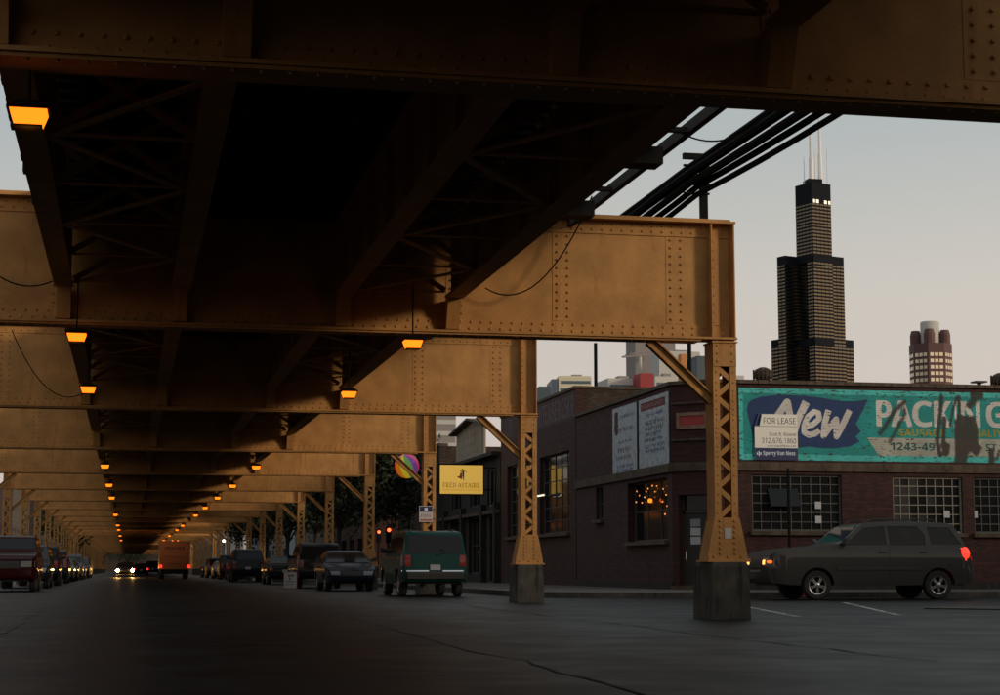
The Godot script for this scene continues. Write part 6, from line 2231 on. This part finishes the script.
func make_skyline() -> void:
	# the tallest tower: bundled tubes stepping back
	var D := -1900.0
	var s := 1900.0 / 2050.0
	var t := thing("stepped_tower", "tallest black tower of stepped tubes with twin white masts", "tower")
	var corner := on_z(816, 400, D)
	var pr := on_z(834, 400, D) - on_z(816, 400, D)
	var pl := on_z(800.4, 400, D) - on_z(816, 400, D)
	# screen-right steps for the two visible faces, turned about 41 degrees
	var per := pr.length() / 18.0
	var view := Vector3(corner.x, 0, corner.z).normalized()
	var rightv := view.cross(Vector3.UP).normalized()
	var T1 := 23.8 * per
	var ang := deg_to_rad(41)
	var du := (rightv * cos(ang) + view * sin(ang)) * T1
	var dv := (-rightv * sin(ang) + view * cos(ang)) * T1
	var base := Vector3(corner.x, 0, corner.z)
	var F := func(u: float, v: float) -> Vector3: return base + du * u + dv * v
	var ytop := on_z(816, 182, D).y
	var ymid := on_z(816, 254, D).y
	var ylow := on_z(816, 337, D).y
	tower_block(t, F, 0, 1, 0, 1, 0, ytop, (ytop - ymid) * 0.27, 104)
	tower_block(t, F, 1.003, 1.62, 0.01, 1, 0, ymid, 9, 88)
	tower_block(t, F, 1.623, 2.05, 0.02, 1, 0, ylow, 8, 62)
	tower_block(t, F, -0.6, 0.2, 1.003, 1.5, 0, ymid + 1, 9, 88)
	tower_block(t, F, -0.61, 0.2, 1.503, 1.95, 0, ylow + 1, 8, 62)
	var b := MB.new()
	for q in [[ymid - 8.5, ymid - 1.0, 0.0, 1.0], [ylow - 9, ylow - 1.5, 0.0, 1.0]]:
		var a: Vector3 = F.call(0.0, 0.0)
		var e: Vector3 = F.call(1.0, 0.0)
		var g: Vector3 = F.call(0.0, 1.0)
		var nn := -dv.normalized() * 0.8
		var nm := -du.normalized() * 0.8
		b.quad(a + nn + Vector3.UP * q[0], e + nn + Vector3.UP * q[0], e + nn + Vector3.UP * q[1], a + nn + Vector3.UP * q[1], nn)
		b.quad(a + nm + Vector3.UP * q[0], g + nm + Vector3.UP * q[0], g + nm + Vector3.UP * q[1], a + nm + Vector3.UP * q[1], nm)
	obj("louvre_band", b.mesh(), M.tower_black, t)
	b = MB.new()
	var nn2 := -dv.normalized() * 0.9
	for q in [[0.05, 0.14], [0.20, 0.34], [0.62, 0.76], [0.84, 0.95]]:
		var a: Vector3 = F.call(q[0], 0.0) + nn2
		var e: Vector3 = F.call(q[1], 0.0) + nn2
		b.quad(a + Vector3.UP * (ytop - 24), e + Vector3.UP * (ytop - 24), e + Vector3.UP * (ytop - 20), a + Vector3.UP * (ytop - 20), nn2)
	obj("lit_window", b.mesh(), M.tube_white, t)
	bx("roof_plant", F.call(0.5, 0.5) + Vector3.UP * (ytop + 3), Vector3(T1 * 0.6, 6, T1 * 0.6), M.tower_black, t)
	for q in [[811, 116, 0.35], [820, 106, 0.62]]:
		var foot: Vector3 = F.call(q[2], 0.5)
		var top := on_z(q[0], q[1], D).y
		var c := on_z(q[0], 170, foot.z)
		foot = Vector3(c.x, ytop, foot.z)
		b = MB.new()
		b.tube(foot, foot + Vector3.UP * (top - ytop) * 0.42, 2.9, 2.5, 8)
		b.tube(foot + Vector3.UP * (top - ytop) * 0.42, foot + Vector3.UP * (top - ytop) * 0.75, 1.9, 1.6, 8)
		b.tube(foot + Vector3.UP * (top - ytop) * 0.75, foot + Vector3.UP * (top - ytop), 0.9, 0.5, 6)
		obj("mast", b.mesh(), M.mast_white, t)
	b = MB.new()
	for q in [[804, 156], [815, 149], [827, 148]]:
		var c := on_z(q[0], 170, D - 20)
		var top := on_z(q[0], q[1], D - 20).y
		b.tube(Vector3(c.x, ytop, D - 20), Vector3(c.x, top, D - 20), 0.6, 0.45, 6)
	obj("aerial", b.mesh(), M.mast_white, t)
	# the crowned octagonal tower
	D = -2000.0
	t = thing("crowned_tower", "reddish octagonal tower with a round crown of cylinders", "tower")
	var cl := on_z(911, 360, D)
	var cr := on_z(950, 360, D)
	var R := (cr - cl).length() / 2.0
	var cc := (cl + cr) / 2.0
	cc.y = 0
	var ysh := on_z(931, 345, D).y
	b = MB.new()
	b.lathe([Vector2(R, 0), Vector2(R, ysh), Vector2(0, ysh)], Transform3D(Basis(Vector3.UP, 0.25), cc), 8)
	obj("shaft", b.mesh(), M.granite_red, t)
	b = MB.new()
	var c2 := MB.new()
	for i in 8:
		var a0 := TAU * i / 8 - 0.25
		var a1 := TAU * (i + 1) / 8 - 0.25
		var p0 := cc + Vector3(cos(a0) * R, 0, sin(a0) * R)
		var p1 := cc + Vector3(cos(a1) * R, 0, sin(a1) * R)
		var nn := ((p0 + p1) / 2 - cc).normalized()
		var m := b if i % 2 == 0 else c2
		for k in 34:
			var ya := ysh - 12 - k * (ysh - 12) / 34.0
			for h in 3:
				var a := p0.lerp(p1, 0.10 + h * 0.29)
				var e := p0.lerp(p1, 0.10 + h * 0.29 + 0.22)
				m.quad(a + nn * 0.4 + Vector3.UP * (ya - 4.2), e + nn * 0.4 + Vector3.UP * (ya - 4.2), e + nn * 0.4 + Vector3.UP * ya, a + nn * 0.4 + Vector3.UP * ya, nn)
	obj("window_rows", b.mesh(), mat("crown_glass", Color(0.62, 0.55, 0.42), 0.25, 1.0), t).set_meta("kind", "stuff")
	obj("window_rows", c2.mesh(), M.crown_glass, t).set_meta("kind", "stuff")
	var yc := on_z(931, 322, D).y
	b = MB.new()
	b.lathe([Vector2(R * 0.45, ysh), Vector2(R * 0.45, yc - 2), Vector2(R * 0.42, yc), Vector2(R * 0.38, yc - 1), Vector2(0, yc - 2)], Transform3D(Basis(), cc), 20)
	b.smooth(40)
	obj("crown", b.mesh(), M.pale_far, t)
	for i in 4:
		b = MB.new()
		var a := TAU * i / 4 + 0.5
		b.lathe([Vector2(R * 0.26, ysh - 4), Vector2(R * 0.26, ysh + (yc - ysh) * 0.42), Vector2(R * 0.2, ysh + (yc - ysh) * 0.62), Vector2(0, ysh + (yc - ysh) * 0.62)], Transform3D(Basis(), cc + Vector3(cos(a), 0, sin(a)) * R * 0.68), 12)
		obj("turret", b.mesh(), M.granite_red, t)
	# nearer roofs seen under the girder
	blk("banded_block", "cream banded office block seen under the girder", "building", 559, 591, 377, -900, 30, "pale_facade", "blue_facade", 7, 8.0)
	blk("blue_block", "small blue grey block beside the cream banded one", "building", 539, 551, 388, -820, 14, "teal_far", "", 0, 6.0)
	blk("glass_block", "low glass block left of the red box on the skyline".replace("left of", "beside"), "building", 608, 641, 380, -700, 20, "pale_far", "blue_facade", 4, 0.0)
	blk("red_box", "dark red box shaped block on the skyline", "building", 640, 654, 375, -690, 10, "sign_red", "", 0, 0.0)
	blk("cream_block", "low cream block beside the red box on the skyline", "building", 655, 680, 378, -720, 14, "pale_far", "blue_facade", 3, 0.0)
	blk("unfinished_tower", "grey concrete tower with a roof canopy behind the knee brace", "tower", 635, 675, 330, -1200, 24, "concrete_far", "tower_black", 2, 0.0)
	blk("pale_tower", "pale plain tower behind the knee brace", "tower", 659, 700, 352, -1150, 20, "pale_far", "", 0, 0.0)
	blk("teal_block", "dark teal block beside the laced column", "building", 697, 716, 358, -600, 12, "teal_far", "", 0, 0.0)
	blk("grid_tower", "far apartment tower with a grid of lit windows beyond the street trees", "tower", 430, 456, 380, -600, 12, "concrete_far", "pale_far", 12, 0.0)
	blk("orange_box", "small orange box on a roof beside the dark teal block", "building", 681, 687, 356, -640, 4, "orange_far", "", 0, 0.0)
	blk("cream_house", "small cream roof beyond the turquoise wall's end", "building", 735, 744, 378, -500, 6, "pale_far", "tower_black", 2, 0.0)
	# canopy of the unfinished tower
	var k0 := on_z(622, 357, -1190)
	var k1 := on_z(662, 354, -1190)
	t = thing("tower_canopy", "long thin canopy truss sticking out from the grey tower", "truss")
	b = MB.new()
	b.bar(k0, k1, 1.2, 1.2)
	b.bar(k0 + Vector3(6, 2.2, 0), k1 + Vector3(0, 2.6, 0), 0.8, 0.8)
	for i in 9:
		b.bar(k0.lerp(k1, i / 9.0 + 0.05), k0.lerp(k1, i / 9.0 + 0.12) + Vector3.UP * 2.4, 0.5, 0.5)
	obj("truss", b.mesh(), M.concrete_far, t)
	b = MB.new()
	b.tube(on_z(640, 384, -1188), on_z(640, 357, -1188), 1.2, 1.2, 6)
	obj("leg", b.mesh(), M.pale_far, t)

func blk(called: String, label: String, cat: String, x0: float, x1: float, ytop: float, z: float, depth: float, m: String, band: String, n: int, side: float) -> void:
	var a := on_z(x0, ytop, z)
	var c := on_z(x1, ytop, z)
	var h := a.y
	var t := thing(called, label, cat, Vector3((a.x + c.x) / 2, 0, z))
	var w := c.x - a.x
	t.rotation.y = deg_to_rad(-side)
	bx("body", Vector3(0, h / 2, -depth / 2), Vector3(w, h, depth), M[m], t)
	if side > 0:
		bx("side_wing", Vector3(-w / 2 - 0.06 * depth, h / 2 - 0.5, -depth / 2), Vector3(depth * 0.12, h - 1.0, depth * 0.98), M.blue_facade, t)
	if n > 0:
		for i in n:
			var y := h - 2.6 - i * 3.9
			bx("window_band", Vector3(w * 0.02, y, 0.05), Vector3(w * (0.94 if i > 0 else 0.9), 1.5, 0.3), M[band], t)
	bx("parapet", Vector3(0, h + 0.4, -depth / 2), Vector3(w * 0.98, 0.8, depth * 0.98), M[m], t)
	if w > 8:
		bx("roof_plant", Vector3(w * 0.12, h + 1.6, -depth * 0.5), Vector3(w * 0.3, 2.0, depth * 0.3), M.concrete_far, t)
